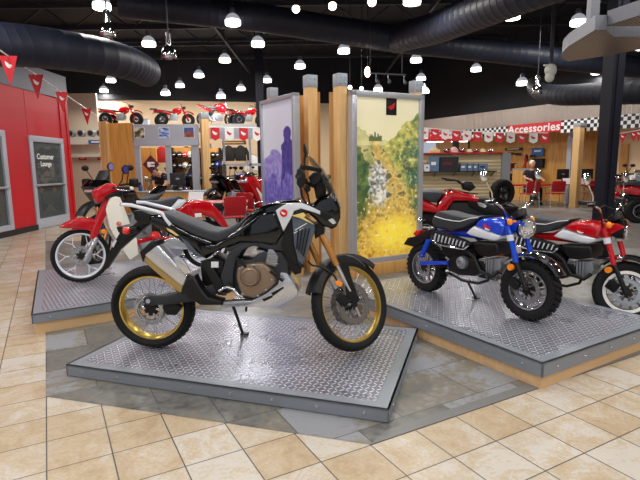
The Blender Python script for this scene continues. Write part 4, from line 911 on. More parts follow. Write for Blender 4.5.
M_ = face_M(F.p(119, 224.5, .201), (-1, 0, 0), (0, 1, 0)); mb = MB(); mb.lathe([(.018, 0), (.027, .001), (.027, .003), (.018, .003)], M_ @ V((0, 0, 0)), M_.to_3x3() @ V((0, 0, 1)), 20, closed=True); wing(mb, M_, .03, .03, .002); mb.build('emblem', MATS['red_lens'], ls, smooth=False)
F.slab('head_cowl', 'red_paint', [(94, 192), (97, 189.2), (103, 187), (109, 184), (116, 184.6), (123, 187), (124.5, 190), (118, 192.5), (113, 194), (107, 197), (101, 203.5), (96, 202), (93.6, 197)], .10, None, .03, seg=3)
hl = F.p(96.5, 196.5, 0); h_ = MB().lathe([(0, -.05), (.07, -.05), (.088, 0), (.082, .012)], hl, (.97, 0, .1), 28).build('headlight', MATS['chrome'], R_)
MB().lathe([(0, .03), (.05, .024), (.084, .008)], hl, (.97, 0, .1), 28).build('lens', MATS['lens_clear'], h_)
hb = F.tube('handlebar', 'satin_black', [(113, 188, .08), (120, 188.2, .22), (131, 188.6, .36)], .014)
F.tube('grip', 'satin_black', [(121, 188.3, .24), (131, 188.6, .37)], .021, hb); F.tube('bar_end', 'white', [(131, 188.6, .37), (132.5, 188.8, .39)], .018, hb)
MB().tube([V((q.x, -q.y, q.z)) for q in (F.p(113, 188, .08), F.p(120, 188.2, .22), F.p(127, 188.6, .34))], .02, 10).build('grip', MATS['satin_black'], hb)
F.slab('bar_cover', 'satin_black', [(104, 199), (111, 194), (119, 192), (124, 190.5), (122, 197), (113.5, 198.2)], .12, None, .01)
F.tube('lever', 'steel', [(116, 189, .2), (122, 191, .3), (130, 191, .36)], .006, hb)
for s_ in (1, -1):
    a_, b_, c_ = ((F.p(118, 187, .2), F.p(122, 181, .26), F.p(125, 170, .28)), (F.p(110, 184, -.2), F.p(109.5, 177, -.26), F.p(110.3, 167.3, -.28)))[s_ < 0]
    MB().tube([a_, b_, c_+V((.02, 0, -.03))], .007, 6).build('mirror_stalk', MATS['satin_black'], hb)
    k_ = MB().lathe([(0, .02), (.04, .016), (.052, 0), (.052, -.012), (0, -.012)], c_, (.65, -.75, 0), 20).build('mirror', MATS['satin_black'], hb); k_.name = 'mirror'; MB().lathe([(0, -.014), (.043, -.014), (.043, -.010), (0, -.010)], c_, (.65, -.75, 0), 20).build('mirror_glass', MATS['chrome'], hb)
q = F.p(103.3, 232, .13); MB().lathe([(0, .012), (.022, .01), (.028, 0), (.02, -.02)], q, (0, 1, 0), 16).tube([q, q-V((0, .08, 0))], .01, 8).build('indicator', MATS['orange_lens'], R_)
F.slab('front_tube', 'red_paint', [(110, 198), (115, 197), (132, 236), (143, 242), (141, 247), (129, 243)], .06, None, .015)
F.slab('body', 'red_paint', [(144, 214), (150, 211), (157, 210), (174, 211), (187, 204), (193, 209), (192, 220), (186, 228), (178, 228), (166, 222), (152, 220)], .11, None, .03, seg=3)
F.slab('rear_mudguard', 'red_paint', [(176, 211), (184, 203.5), (192, 201.6), (200, 200.8), (211, 202.6), (220, 211.5), (226, 221), (230, 228), (226, 230), (221, 226), (214, 219), (204, 216), (195, 218), (190, 224), (186, 229), (180, 226)], .105, None, .03, seg=4)
F.slab('side_marker', 'white', [(194.5, 214), (201.5, 213.4), (202, 217.5), (195.5, 218)], .107, .09, .003)
F.slab('frame_rail', 'red_paint', [(186, 206), (190, 205), (195, 223), (191, 225)], .125, .09, .006)
st = F.slab('seat', 'seat_vinyl', [(146.5, 203.2), (150, 201.3), (160, 201.8), (174, 198.4), (180, 196.6), (185.5, 199.5), (186, 202), (181, 206), (175.5, 209.5), (164, 210.4), (155, 210), (148, 207.5)], .12, None, .02, seg=3)
F.slab('seat_side', 'silver_white', [(178.5, 199.5), (185.4, 199.8), (186.6, 202), (180, 208.5), (174, 210), (167, 210.6), (172, 206.8)], .124, None, .01, st)
F.slab('tail_light', 'satin_black', [(209, 204), (222, 203.4), (225, 208), (223, 212), (212, 211)], .05, None, .012)
F.slab('engine', 'engine_grey', [(140, 245), (152, 241), (176, 242), (184, 250), (180, 259), (160, 261), (146, 257)], .10, None, .02)
q = F.p(155, 236, .13); MB().ball(q, (.055, .05, .05), 16).build('engine_cap', MATS['red_lens'], R_); F.slab('frame_beam', 'red_paint', [(130, 243), (150, 238), (176, 238), (192, 244), (190, 248), (176, 243), (150, 244)], .06, None, .01); F.slab('chain_case', 'brushed_silver', [(160, 243), (172, 238), (206, 245), (206, 250), (172, 250)], .11, .07, .01)
F.tube('muffler', 'chrome', [(160, 258, -.14), (185, 258, -.14), (222, 252, -.14)], [.02, .035, .04])
MB().bar(F.p(150, 258, .1), F.p(150, 258, .28), .03, .02, .004).build('footpeg', MATS['satin_black'], R_)
k0, k1 = F.p(165, 258, .05), F.p(162, 275, .16); k1.z = .01; MB().tube([k0, k1], .012, 8).build('kickstand', MATS['satin_black'], R_)
# ------------------------------------------------------------------ red quad bike beyond the trail picture
F = Fr('quad_bike', (424, 246), (491, 247), 0, 'red quad bike half hidden behind the right edge of the trail picture', 'quad bike', 'right')
R_ = F.root
for x in (0, F.wb):
    for s_ in (-1, 1):
        wheel(R_, V((x, s_*.42, .30)), (0, 1, 0), .30, .24, .16, 'steel', 'cast', 'satin_black', 'knob', None, 0, 5, .2, .06)
F.slab('rear_body', 'red_paint', [(404, 203), (412, 198), (421, 198.5), (430, 203), (437, 207), (443, 197.5), (449.5, 192), (456.4, 191.2), (470, 195), (480, 198), (487, 202), (480, 203), (466.7, 201.4), (454, 201.4), (450, 206), (446, 213), (437, 214), (430, 213), (420, 212), (406, 208)], .46, None, .05, seg=3)
F.slab('lower_body', 'satin_black', [(412, 212), (446, 213), (452, 202), (467, 202), (486, 203), (500, 210), (502, 222), (492, 226), (470, 236), (440, 236), (425, 226)], .36, None, .03)
F.slab('seat', 'seat_vinyl', [(408, 193), (421, 192), (434, 192.2), (444.5, 192.8), (440, 199), (436, 203.5), (427, 201.5), (418, 198), (408, 197)], .475, None, .03, seg=3)
F.slab('front_nose', 'satin_black', [(466, 199), (486, 203), (499, 207), (504, 212), (500, 219), (484, 214), (470, 208)], .40, None, .03)
F.slab('headlight', 'lens_clear', [(477, 202.5), (484, 203.5), (487, 206.5), (485, 208.5), (479, 206.5)], .41, .3, .008)
F.slab('handlebar_pod', 'satin_black', [(461.5, 184), (466, 181.6), (472, 182), (476, 188), (470, 192), (463, 190)], .10, None, .02)
for s_ in (-1, 1):
    q = [V((p.x, p.y*s_, p.z)) for p in (F.p(466, 188, .05), F.p(458, 181, .22), F.p(446, 180, .40))]
    MB().tube(q, .013, 8).build('handlebar', MATS['satin_black'], R_); MB().tube([q[2], q[1].lerp(q[2], .5)], .02, 10).build('grip', MATS['satin_black'], R_)
mb = MB()
for k in range(4): mb.tube([F.p(450+k*9, 190.5+k*1.2, .3), F.p(450+k*9, 190.5+k*1.2, -.3)], .012, 6)
for s_ in (.3, -.3): mb.tube([F.p(448, 190.4, s_), F.p(478, 194.4, s_)], .012, 6)
mb.build('front_rack', MATS['satin_black'], R_)
mb = MB()
for s_ in (.32, .1, -.1, -.32): mb.tube([F.p(404, 192, s_), F.p(421, 190, s_)], .013, 6)
for x in (404, 421): mb.tube([F.p(x, 192-(x-404)*.118, .32), F.p(x, 192-(x-404)*.118, -.32)], .013, 6)
mb.build('rear_rack', MATS['satin_black'], R_)
QUAD = R_
q2 = copy_tree(QUAD); tag(q2, 'red quad bike with grey seat on the far floor beyond the navy column', 'quad bike')
p = onz(632, 221, 0); q2.location = (p.x, p.y, .0); q2.rotation_euler = (0, 0, QUAD.rotation_euler.z-.1)
p = ony(502, 193, 11.6); r = empty('display_stand', (p.x, p.y, 0), .3, 'low black display stand under a big black tyre', 'display stand'); st_z = p.z-.31
MB().box((0, 0, st_z/2), (.5, .5, st_z), bev=.01).build('stand_body', MATS['satin_black'], r); MB().box((0, 0, st_z-.02), (.56, .56, .04), bev=.01).build('stand_top', MATS['frame_grey'], r)
r = empty('tyre', (p.x, p.y, st_z), .35, 'big black tyre standing upright right of the red quad bike', 'tyre'); t_ = wheel(r, (0, 0, .318), (0, 1, 0), .30, .22, .17, 'satin_black', 'cast', 'frame_grey', 'knob', None, 0, 5, .2, .05)
# ------------------------------------------------------------------ smaller vehicles and shop furniture in the background
def put(px, d, z=0.): p = ony(px, 165, d); return V((p.x, p.y, z))
mat('red_vinyl', (176, 18, 34), .42, var=.04); mat('dark_cloth', (24, 26, 40), .85); mat('jacket_black', (26, 24, 26), .8); mat('jacket_red', (170, 26, 34), .7); mat('paper', (236, 236, 238), .6); mat('box_black', (30, 28, 34), .5); mat('box_blue', (96, 120, 150), .5); mat('skin', (196, 146, 118), .55); mat('hair_white', (222, 220, 216), .8); mat('trousers_brown', (120, 92, 72), .8)
def xz(mb, pts, w, bev=.02, y=0.): return mb.prism([V((x, y+w, z)) for x, z in pts], (0, -2*w, 0), bev)
def gen_bike(kind, paint, label, loc, yaw, group=None, name='motorcycle', cat='motorcycle', paint2=None, scale=1.):
    r = empty(name, loc, yaw, label, cat, group); r.scale = (scale,)*3
    off = kind in ('dirt', 'adv'); Rf, wb = (.34, 1.46) if off else (.30, 1.42)
    wheel(r, (0, 0, Rf-.02), (0, 1, 0), Rf-.02, .12 if off else .17, Rf-.10, 'satin_black' if not off else 'steel', 'cast', 'satin_black', 'none', .11, -1, 5, .1, .05)
    wheel(r, (wb, 0, Rf), steer(12), Rf, .10 if off else .12, Rf-.08, 'satin_black' if not off else 'steel', 'cast', 'satin_black', 'none', .14, 0, 5, .08, .05)
    B = lambda nm, m, pts, w, bev=.03, par=None: xz(MB(), pts, w, bev).build(nm, MATS[m], par or r)
    hz = .22 if kind == 'dirt' else .0
    B('swingarm', 'satin_black', [(-.05, .27), (.5, .36), (.5, .46), (-.05, .36)], .12, .01)
    en = B('engine', 'engine_grey', [(.42, .25), (.95, .24), (1.0, .45), (.9, .62), (.5, .6), (.42, .45)], .18, .04); MB().lathe([(0, .03), (.07, .025), (.09, 0), (.09, -.03)], (.62, -.19, .40), (0, -1, 0), 18).build('engine_cover', MATS['engine_grey'], en); MB().lathe([(0, .03), (.07, .025), (.09, 0), (.09, -.03)], (.62, .19, .40), (0, 1, 0), 18).build('engine_cover', MATS['engine_grey'], en)
    B('frame', 'satin_black', [(.4, .5), (.6, .72), (1.15, .82), (1.2, .92), (1.05, .9), (.5, .8), (.3, .6)], .1, .02)
    B('fuel_tank', paint, [(.62, .78+hz*.4), (.72, .96+hz*.4), (.95, 1.02+hz*.4), (1.14, .96+hz*.3), (1.12, .82), (.8, .74)], .15, .06)
    B('seat', 'seat_vinyl', [(-.08, .9+hz*.2), (.2, .84+hz*.3), (.55, .82+hz*.4), (.68, .86+hz*.4), (.64, .78+hz*.3), (.3, .74+hz*.2), (0, .82+hz*.2)], .13, .03)
    tl = B('tail', paint, [(-.22, .98), (.1, .86), (.5, .76), (.5, .68), (.1, .74), (-.2, .92)], .1, .03); B('tail_light', 'red_lens', [(-.23, .97), (-.2, .97), (-.19, .92), (-.22, .93)], .05, .004, tl)
    fk = MB().box((1.17, 0, .93), (.06, .26, .05), bev=.01).build('fork', MATS['satin_black'], r)
    for s_ in (-1, 1): MB().tube([(1.15, s_*.1, .98), (1.3, s_*.1, .62), (wb, s_*.1, Rf)], [.024, .026, .022], 10).build('fork_tube', MATS['gold_fork' if kind in ('adv', 'sport') else 'steel'], fk)
    guard_arc(r, 'mudguard', paint if kind != 'adv' else 'satin_black', (wb, 0, Rf+(.14 if off else 0)), (0, 1, 0), Rf+.03, .13, 35, 150, .006, .04)
    hb = MB().tube([(1.0, -.38, 1.06+hz), (1.1, -.2, 1.05+hz), (1.16, 0, 1.0+hz*.5), (1.1, .2, 1.05+hz), (1.0, .38, 1.06+hz)], .014, 8).build('handlebar', MATS['satin_black'], r)
    for s_ in (-1, 1):
        MB().tube([(1.0, s_*.40, 1.06+hz), (1.05, s_*.28, 1.057+hz)], .02, 8).build('grip', MATS['satin_black'], hb)
        if kind != 'dirt':
            MB().tube([(1.08, s_*.24, 1.06), (1.14, s_*.32, 1.24)], .007, 6).build('mirror_stalk', MATS['satin_black'], hb); MB().ball((1.14, s_*.34, 1.27), (.02, .06, .04), 10).build('mirror', MATS['satin_black'], hb)
        if kind == 'adv': MB().box((1.1, s_*.36, 1.07), (.08, .12, .12), bev=.03).build('hand_guard', MATS['satin_black'], hb)
    if kind in ('sport', 'adv'):
        top = 1.34 if kind == 'adv' else 1.16
        fa = B('fairing', paint, [(.85, .45), (1.12, .40), (1.2, .62), (1.38, .84), (1.46, .96), (1.34, 1.08), (1.18, 1.06), (1.05, .88), (.9, .7)] if kind == 'sport' else [(1.0, .8), (1.22, .72), (1.42, .92), (1.5, 1.04), (1.36, 1.12), (1.16, 1.04)], .19, .07)
        B('windscreen', 'screen_tint' if kind == 'sport' or scale < 1.15 else 'satin_black', [(1.2, 1.08), (1.4, 1.02), (1.34, 1.08), (1.2, top if scale < 1.15 else 1.24)], .13 if scale < 1.15 else .09, .03); B('headlight', 'lens_clear', [(1.40, .93), (1.48, .97), (1.47, 1.0), (1.40, 1.02)], .12, .01, fa)
        if paint2: B('fairing_panel', paint2, [(.95, .5), (1.1, .48), (1.18, .66), (1.3, .84), (1.2, .9), (1.02, .72)], .192, .05, fa)
    elif kind == 'dirt':
        B('front_plate', 'white', [(1.22, .9), (1.28, .9), (1.24, 1.14), (1.18, 1.14)], .11, .02); B('radiator_shroud', paint, [(.85, .7), (1.1, .62), (1.25, .86), (1.12, 1.0), (.9, .95)], .17, .04)
    else:
        h = MB().lathe([(0, -.1), (.07, -.09), (.1, 0), (.09, .01), (0, .02)], (1.34, 0, .96), (1, 0, 0), 20).build('headlight', MATS['chrome'], r)
    MB().tube([(.75, -.14, .3), (.4, -.17, .3), (-.05, -.19, .5 if off else .38)], [.03, .045, .055], 12).build('exhaust', MATS['brushed_silver'], r)
    kx = .02; MB().tube([(.55, .1, .3), (.5, .26, .012)], .012, 6).build('kickstand', MATS['satin_black'], r)
    return r
def yaw_of(dx, dy): return math.atan2(dy, dx)
gen_bike('adv', 'gloss_black', 'black adventure motorcycle with gold fork behind the red step-through bike', V((-3.02, 9.1, 0)), yaw_of(-.22, -.97), scale=1.17)
BG = 'motorcycles crowded beyond the partition'
for k, (kind, pa_, px, d, yw, lab, p2) in enumerate((
    ('adv', 'gloss_black', 224, 17.3, 3.9, 'tall black motorcycle standing just right of the distant capped post', None),
    ('naked', 'gloss_black', 247, 16.2, 4.2, 'dark motorcycle parked in front of the helmet shelves, third from the post', None),
    ('adv', 'gloss_black', 259, 13.7, 4.1, 'black motorcycle leaning among the crowd left of the red sport bike', None),
    ('sport', 'red_paint', 285, 13.5, 4.1, 'bright red sport motorcycle with white panels beside the purple board', 'white'),
    ('sport', 'red_paint', 280, 15.6, 4.1, 'red sport motorcycle half hidden by the purple board', None),
    ('sport', 'blue_paint', 262, 18.7, 4.3, 'blue sport motorcycle at the back of the crowd', 'white'),
    ('naked', 'gloss_black', 189, 17.7, 3.6, 'dark motorcycle seen through the right opening of the grey partition', None),
    ('naked', 'gloss_black', 205, 17.6, 3.7, 'dark motorcycle behind the distant capped post', None))):
    p = put(px, d); gen_bike(kind, pa_, lab, p, yw, BG, paint2=p2, scale=1.14)
gen_bike('naked', 'red_paint', 'red motorcycle with chrome headlight just right of the navy column', put(611, 15.0), 4.3, 'motorcycles by the right wall', scale=1.1)
gen_bike('sport', 'white', 'white motorcycle behind the red quad bike at the right edge', put(635, 15.2), 4.25, 'motorcycles by the right wall', scale=1.1)
def trike(label, loc, yaw, scale=1.):
    """an old balloon-tyred three-wheeler"""
    r = empty('three_wheeler', loc, yaw, label, 'three-wheeler', 'vintage machines on the high ledge'); r.scale = (scale,)*3
    for y in (-.36, .36): wheel(r, (0, y, .27), (0, 1, 0), .27, .24, .12, 'steel', 'cast', 'steel', 'knob', None, 0, 4, .2, .05)
    wheel(r, (1.22, 0, .29), steer(-10), .29, .22, .13, 'steel', 'cast', 'steel', 'knob', None, 0, 4, .18, .05)
    B = lambda nm, m, pts, w, bev=.03: xz(MB(), pts, w, bev).build(nm, MATS[m], r)
    B('rear_mudguard', 'red_paint', [(-.36, .62), (-.1, .66), (.25, .62), (.42, .5), (.36, .46), (.15, .55), (-.1, .58), (-.34, .56)], .46, .03); B('seat', 'seat_vinyl', [(-.3, .74), (.1, .72), (.5, .66), (.52, .6), (.1, .62), (-.3, .66)], .16, .03)
    B('fuel_tank', 'red_paint', [(.45, .62), (.55, .78), (.78, .84), (.92, .78), (.88, .66), (.6, .56)], .13, .05); B('engine', 'engine_grey', [(.35, .24), (.72, .24), (.76, .42), (.68, .56), (.4, .52)], .15, .03); B('frame', 'red_paint', [(.1, .3), (.35, .26), (.9, .6), (.96, .78), (.86, .7), (.4, .34), (.1, .38)], .06, .01)
    for s_ in (-1, 1): MB().tube([(.94, s_*.09, .86), (1.22, s_*.12, .29)], .024, 8).build('fork_tube', MATS['red_paint'], r); MB().tube([(.94, 0, .88), (.9, s_*.2, .98), (.78, s_*.36, 1.0)], .016, 8).build('handlebar', MATS['satin_black'], r)
    guard_arc(r, 'front_mudguard', 'red_paint', (1.22, 0, .33), (0, 1, 0), .36, .22, 40, 130, .008, .03); B('headlight', 'satin_black', [(1.0, .78), (1.1, .78), (1.12, .9), (.98, .9)], .09, .02)
    MB().box((-.34, 0, .74), (.3, .5, .03), bev=.01).build('rear_rack', MATS['satin_black'], r)
    return r
LEDGE = 3.04
a_, b_ = put(101, 18.35), put(262, 18.6)
mb = MB(); mb.prism([V((a_.x, a_.y, LEDGE-.14)), V((b_.x, b_.y, LEDGE-.14)), V((b_.x+.3, 21.2, LEDGE-.14)), V((a_.x, 20.6, LEDGE-.14))], (0, 0, .14))
struct(mb.build('wall_ledge', MATS['white_wall'], smooth=False))
trike('vintage red three-wheeler with black rack, leftmost on the high ledge', put(112, 19.0, LEDGE), .06, .84); trike('vintage red three-wheeler on the ledge above the picture beam, second from the left', put(164, 19.2, LEDGE), .4, .82)
trike('red three-wheeler on the ledge next to the thin navy column', put(238, 19.8, LEDGE), .45, .84)
gen_bike('dirt', 'red_paint', 'red dirt motorcycle on the high ledge right of the capped post', put(205, 19.6, LEDGE), .75, scale=.84, name='dirt_motorcycle')
for px, w, lab in ((106, .34, 'grey storage box behind the leftmost three-wheeler'), (148, .3, 'grey storage box between the two left three-wheelers')):
    o = MB().box((0, 0, .16), (w, .3, .3), bev=.01).box((0, 0, .32), (w+.03, .33, .03), bev=.005).build('storage_box', mat('box_grey', (150, 154, 160), .5), label=lab, cat='box'); o.location = put(px, 19.9, LEDGE)
# ------------------------------------------------------------------ grey partition with pictures, in front of the clothing corner
PY = 16.0
def pbox(name, m, px0, px1, z0, z1, d=PY, th=.12, bev=.0, **tg):
    a, b = put(px0, d), put(px1, d); o = MB().box((0, 0, (z1-z0)/2), (abs(b.x-a.x), th, z1-z0), bev=bev).build(name, MATS[m], smooth=False, **tg)
    o.location = ((a.x+b.x)/2, d, z0); return o
zy = lambda py, d: ony(320, py-1.6, d).z
struct(pbox('wall_partition_wood', 'oak_orange', 110.5, 136, 0, 2.88)); struct(pbox('trim_partition_edge', 'maple_pale', 103, 110.5, 0, 2.92, PY-.1, .25))
struct(pbox('wall_partition_beam', 'grey_frame', 135.5, 200, 2.27, 2.82)); struct(pbox('trim_partition_rail', 'grey_frame', 136, 200, 2.16, 2.27, PY-.02, .16))
for i, (x0, x1) in enumerate(((136, 141), (166.5, 171.5), (192.5, 199))): struct(pbox('trim_partition_post%d' % i, 'grey_frame', x0, x1, 0, 2.2))
struct(pbox('wall_partition_inner', 'oak_orange', 142, 157, 0, 2.16, 17.6))
struct(pbox('trim_rail', 'grey_frame', 208, 259, 2.38, 2.74, PY+.3, .08)); struct(pbox('trim_rail_low', 'grey_frame', 222, 262, 1.5, 1.58, PY+.6, .06))
for i, x in enumerate((223.5, 249.5)): struct(pbox('trim_rail_post%d' % i, 'grey_frame', x, x+2, 0, 2.4, PY+.6, .06))
def pic(px, fn, lab):
    p = put(px, PY-.07, 2.40); w = .33
    r = empty('small_picture', p, 0, lab, 'picture', None)
    MB().box((0, .004, w/2), (w, .012, w)).build('picture_panel', MATS['white'], r, smooth=False)
    print_mesh('print', w-.02, w-.02, 14, 14, fn, MATS['small_print'], face_M((0, -.003, .01), (1, 0, 0), (0, -1, 0)), r)
vcolmat('small_print')
pic(141.5, lambda u, v: mixc((220, 214, 190), (60, 66, 40), fbm(u*1.6, v*2.2, 4)*1.6+.4), 'small olive and white picture, leftmost on the grey beam')
pic(165.8, lambda u, v: mixc((210, 220, 236), (40, 80, 170), fbm(u*2, v*9, 6)*1.6+.5), 'small blue and white picture in the middle of the grey beam')
pic(190.5, lambda u, v: (60, 80, 150) if v > .55+.2*fbm(u*4, v, 2) else mixc((190, 90, 50), (60, 50, 70), fbm(u*6, v*6, 8)+.4), 'small picture of a blue sky over orange ground on the beam beside the post')
p = ony(151, 164.5, 15.6); mat('maroon', (96, 20, 40), .5)
o = MB().prism([(-.26, 0, 0), (0, 0, -.30), (.26, 0, 0), (0, 0, .30)], (0, .015, 0)).build('diamond_sign', MATS['maroon'], label='maroon diamond sign hanging in the left opening of the partition', cat='sign', smooth=False); o.location = p
MB().box((0, -.004, .05), (.22, .006, .06)).box((.03, -.004, -.04), (.16, .006, .05)).ball((-.06, -.004, -.02), (.06, .006, .07), 10).build('sign_print', MATS['white'], o)
MB().tube([(0, 0, .29), (0, 0, .55)], .006, 5).build('hanging_wire', MATS['truss_black'], o)
# clothing corner: helmets on shelves, jackets on a rail
def helmet_proto():
    r = empty('helmet')
    MB().ball((0, 0, .13), (.125, .145, .13), 16).build('helmet_shell', MATS['satin_black'], r); MB().ball((0, -.03, .125), (.112, .125, .055), 14).build('visor', MATS['chrome'], r); MB().ball((0, -.06, .06), (.09, .09, .045), 12).build('chin_bar', MATS['satin_black'], r)
    return r
def rack(px0, px1, d, zs, label, m='box_black'):
    a, b = put(px0, d), put(px1, d); w = b.x-a.x; r = empty('display_shelving', ((a.x+b.x)/2, d, 0), 0, label, 'shelving')
    for sx in (-1, 1): MB().box((sx*(w/2-.02), 0, (zs[-1]+.4)/2), (.04, .4, zs[-1]+.4)).build('upright', MATS[m], r, smooth=False)
    for z in zs: MB().box((0, 0, z-.015), (w, .4, .03)).build('shelf', MATS[m], r, smooth=False)
    MB().box((0, .2, zs[-1]/2+.2), (w, .02, zs[-1]+.4)).build('back_panel', MATS['oak_orange'], r, smooth=False); return a, w
HP = None
helm_cols = ['satin_black', 'satin_black', 'frame_grey', 'satin_black', 'red_paint', 'satin_black', 'white', 'blue_paint']
WORDS = ['lowest', 'second lowest', 'second highest', 'highest']; ORD = ['first', 'second', 'third', 'fourth', 'fifth', 'sixth']
cn = {'satin_black': 'black', 'frame_grey': 'grey', 'red_paint': 'red', 'white': 'white', 'blue_paint': 'blue'}
def fill(px0, px1, d, zs, n, where, seed):
    global HP
    rr = random.Random(seed); a, w = rack(px0, px1, d, zs, 'open shelving full of helmets '+where)
    for j, z in enumerate(zs):
        for i in range(n):
            if HP is None: HP = helmet_proto(); o = HP
            else: o = copy_tree(HP)
            c = rr.choice(helm_cols)
            tag(o, '%s helmet on the %s shelf, %s from the left %s' % (cn[c], WORDS[j], ORD[i], where), 'helmet', 'helmets on shelves '+where)
            o.location = (a.x+w*(i+.5)/n, d-.02, z); o.rotation_euler = (0, 0, rr.uniform(-.4, .4))
            if c != 'satin_black': repaint(o, {'satin_black': c})
fill(172, 194, 19.0, [.55, 1.0, 1.42, 1.82], 4, 'behind the grey partition', 3); fill(201, 221, 19.3, [.6, 1.05, 1.45, 1.8], 4, 'beyond the capped post', 5)
def jacket(px, d, zt, m, lab, grp='hanging jackets'):
    p = put(px, d, zt-.62); r = empty('jacket', p, 0, lab, 'jacket', grp)
    MB().prism([(-.2, 0, 0), (.2, 0, 0), (.21, 0, .3), (.16, 0, .52), (.05, 0, .6), (-.05, 0, .6), (-.16, 0, .52), (-.21, 0, .3)], (0, .12, 0), .04).build('jacket_body', MATS[m], r)
    for s_ in (-1, 1): MB().tube([(s_*.17, .06, .5), (s_*.27, .06, .3), (s_*.3, .06, .02)], [.07, .06, .05], 10).build('sleeve', MATS[m], r)
    MB().tube([(-.16, .06, .55), (0, .06, .62), (.16, .06, .55)], .008, 5).tube([(0, .06, .62), (0, .06, .68)], .006, 5).build('hanger', MATS['steel'], r)
for px, d, zt, m, lab in ((229, 19.6, 2.32, 'jacket_black', 'black jacket under the brown plaque, left one of two'), (241, 19.6, 2.32, 'jacket_black', 'black jacket under the brown plaque, right one of two'), (187, 19.7, 2.3, 'jacket_black', 'black jacket hanging high in the right partition opening'), (162.5, 18.6, 2.28, 'jacket_red', 'red jacket hanging beside the diamond sign'), (253, 19.8, 1.95, 'white', 'white jacket near the thin navy column')): jacket(px, d, zt, m, lab)
p = put(235, 19.9, 2.42); mat('plaque_brown', (92, 50, 34), .5)
o = MB().box((0, 0, 0), (.95, .04, .15), bev=.01).build('plaque', MATS['plaque_brown'], label='brown plaque on the wall above two black jackets', cat='sign'); o.location = p; MB().box((0, -.022, 0), (.75, .004, .05)).build('plaque_print', MATS['gold_tan'], o)
p = put(208, 19.9, 1.98); o = MB().box((0, 0, .18), (.34, .03, .46)).build('wall_poster', MATS['box_blue'], label='blue grey poster on the cream wall right of the capped post', cat='poster'); o.location = p; MB().box((0, -.018, .2), (.26, .004, .1)).box((0, -.018, .05), (.2, .004, .12)).build('poster_print', MATS['box_black'], o)
p = put(184, 18.3, 2.62); l = bpy.data.lights.new('shop_and_fill_light', 'AREA'); l.energy = 45; l.size = 2.5; l.color = (1, .88, .7); o = bpy.data.objects.new('shop_and_fill_light', l); COL.objects.link(o); o.location = p
p = put(232, 18.3, 2.7); o = bpy.data.objects.new('shop_and_fill_light', l); COL.objects.link(o); o.location = p
# ------------------------------------------------------------------ red chairs, tables, screens
def chair(loc, yaw, label, group):
    r = empty('chair', loc, yaw, label, 'chair', group)
    MB().box((0, 0, .46), (.46, .44, .035), bev=.015).build('seat', MATS['red_vinyl'], r)
    xz_ = [(-.22, .52), (.22, .52), (.235, .70), (.225, .86), (.19, .89), (-.19, .89), (-.225, .86), (-.235, .70)]
    MB().prism([V((x, .2+(z-.5)*.14, z)) for x, z in xz_], (0, .03, 0), .012).build('backrest', MATS['red_vinyl'], r)
    for sx in (-1, 1):
        for sy in (-1, 1): MB().tube([(sx*.22, sy*.19, .46 if sy < 0 else .75), (sx*.235, sy*.2, .4), (sx*.24, sy*.25, .0)], .013, 8).build('leg', MATS['steel'], r)
        MB().tube([(sx*.25, -.2, .44), (sx*.27, -.18, .66), (sx*.27, .1, .67), (sx*.235, .22, .62)], .012, 8).build('armrest', MATS['steel'], r)
    return r
def table(loc, yaw, L, W, label, h=.75):
    r = empty('table', loc, yaw, label, 'table')
    MB().box((0, 0, h-.02), (L, W, .04), bev=.008).build('tabletop', MATS['red_vinyl'], r)
    for sx in (-1, 1):
        for sy in (-1, 1): MB().tube([(sx*(L/2-.06), sy*(W/2-.06), h-.04), (sx*(L/2-.06), sy*(W/2-.06), 0)], .02, 8).build('leg', MATS['steel'], r)
    return r
table(put(211, 10.7), .1, 1.5, .75, 'red topped table behind the step-through bike'); chair(put(231, 10.2), pi+.4, 'red chair at the left table, the left one of two there', 'red chairs at the left table'); chair(put(250, 11.6), pi-.5, 'red chair at the left table beside the purple board', 'red chairs at the left table')
table(put(545, 17.6), -.0, 2.7, .7, 'long red desk with the seated person behind two red chairs'); table(put(596, 16.6), 0, .7, .6, 'red desk half hidden by the navy column')
chair(put(531, 16.9), pi+.08, 'red chair directly in front of the seated person', 'red chairs at the right desk'); chair(put(557, 16.9), pi-.05, 'empty red chair between the seated person and the pale post', 'red chairs at the right desk')
chair(put(594, 16.9), pi, 'red chair mostly hidden behind the navy column', 'red chairs at the right desk')
def monitor(loc, yaw, label):
    r = empty('monitor', loc, yaw, label, 'monitor'); MB().box((0, 0, .34), (.44, .05, .36), bev=.01).build('screen_back', MATS['box_black'], r); MB().tube([(0, .02, .2), (0, .02, .02)], .03, 8).build('stand', MATS['box_black'], r); MB().box((0, 0, .01), (.24, .2, .02), bev=.005).build('foot', MATS['box_black'], r)
    MB().box((0, -.027, .35), (.1, .004, .05)).build('badge', MATS['box_grey'], r)
monitor(put(563.5, 17.6, .75), .1, 'black monitor on the red desk left of the pale post'); monitor(put(587, 17.6, .75), -.1, 'black monitor on the red desk right of the pale post'); monitor(put(177, 14.6, .80), .1, 'dark monitor standing behind the step-through bike seat')
def paper(px, py, d, z, lab):
    p = put(px, d, z); r = MB().prism([(-.16, -.1, .0), (.16, -.1, 0), (.16, .04, .2), (-.16, .04, .2)], (0, .012, .006)).build('paper_stand', MATS['paper'], label=lab, cat='paper', smooth=False); r.location = p; MB().box((0, .05, .08), (.2, .05, .16)).build('easel', MATS['box_grey'], r)
paper(568.5, 181, 17.4, .75, 'white paper stand on the desk beside the left monitor'); paper(583.5, 181, 17.4, .75, 'white paper stand on the desk beside the right monitor'); paper(194.5, 198, 10.6, .752, 'white paper stand on the left red table')
o = MB().tube([(0, 0, 0), (0, 0, .16), (0, 0, .2), (0, 0, .27)], [.06, .06, .03, .025], 12).build('bottle', mat('bottle_blue', (40, 50, 110), .3), label='dark blue bottle on the counter behind the step-through bike', cat='bottle'); o.location = put(139, 14.6, .80)
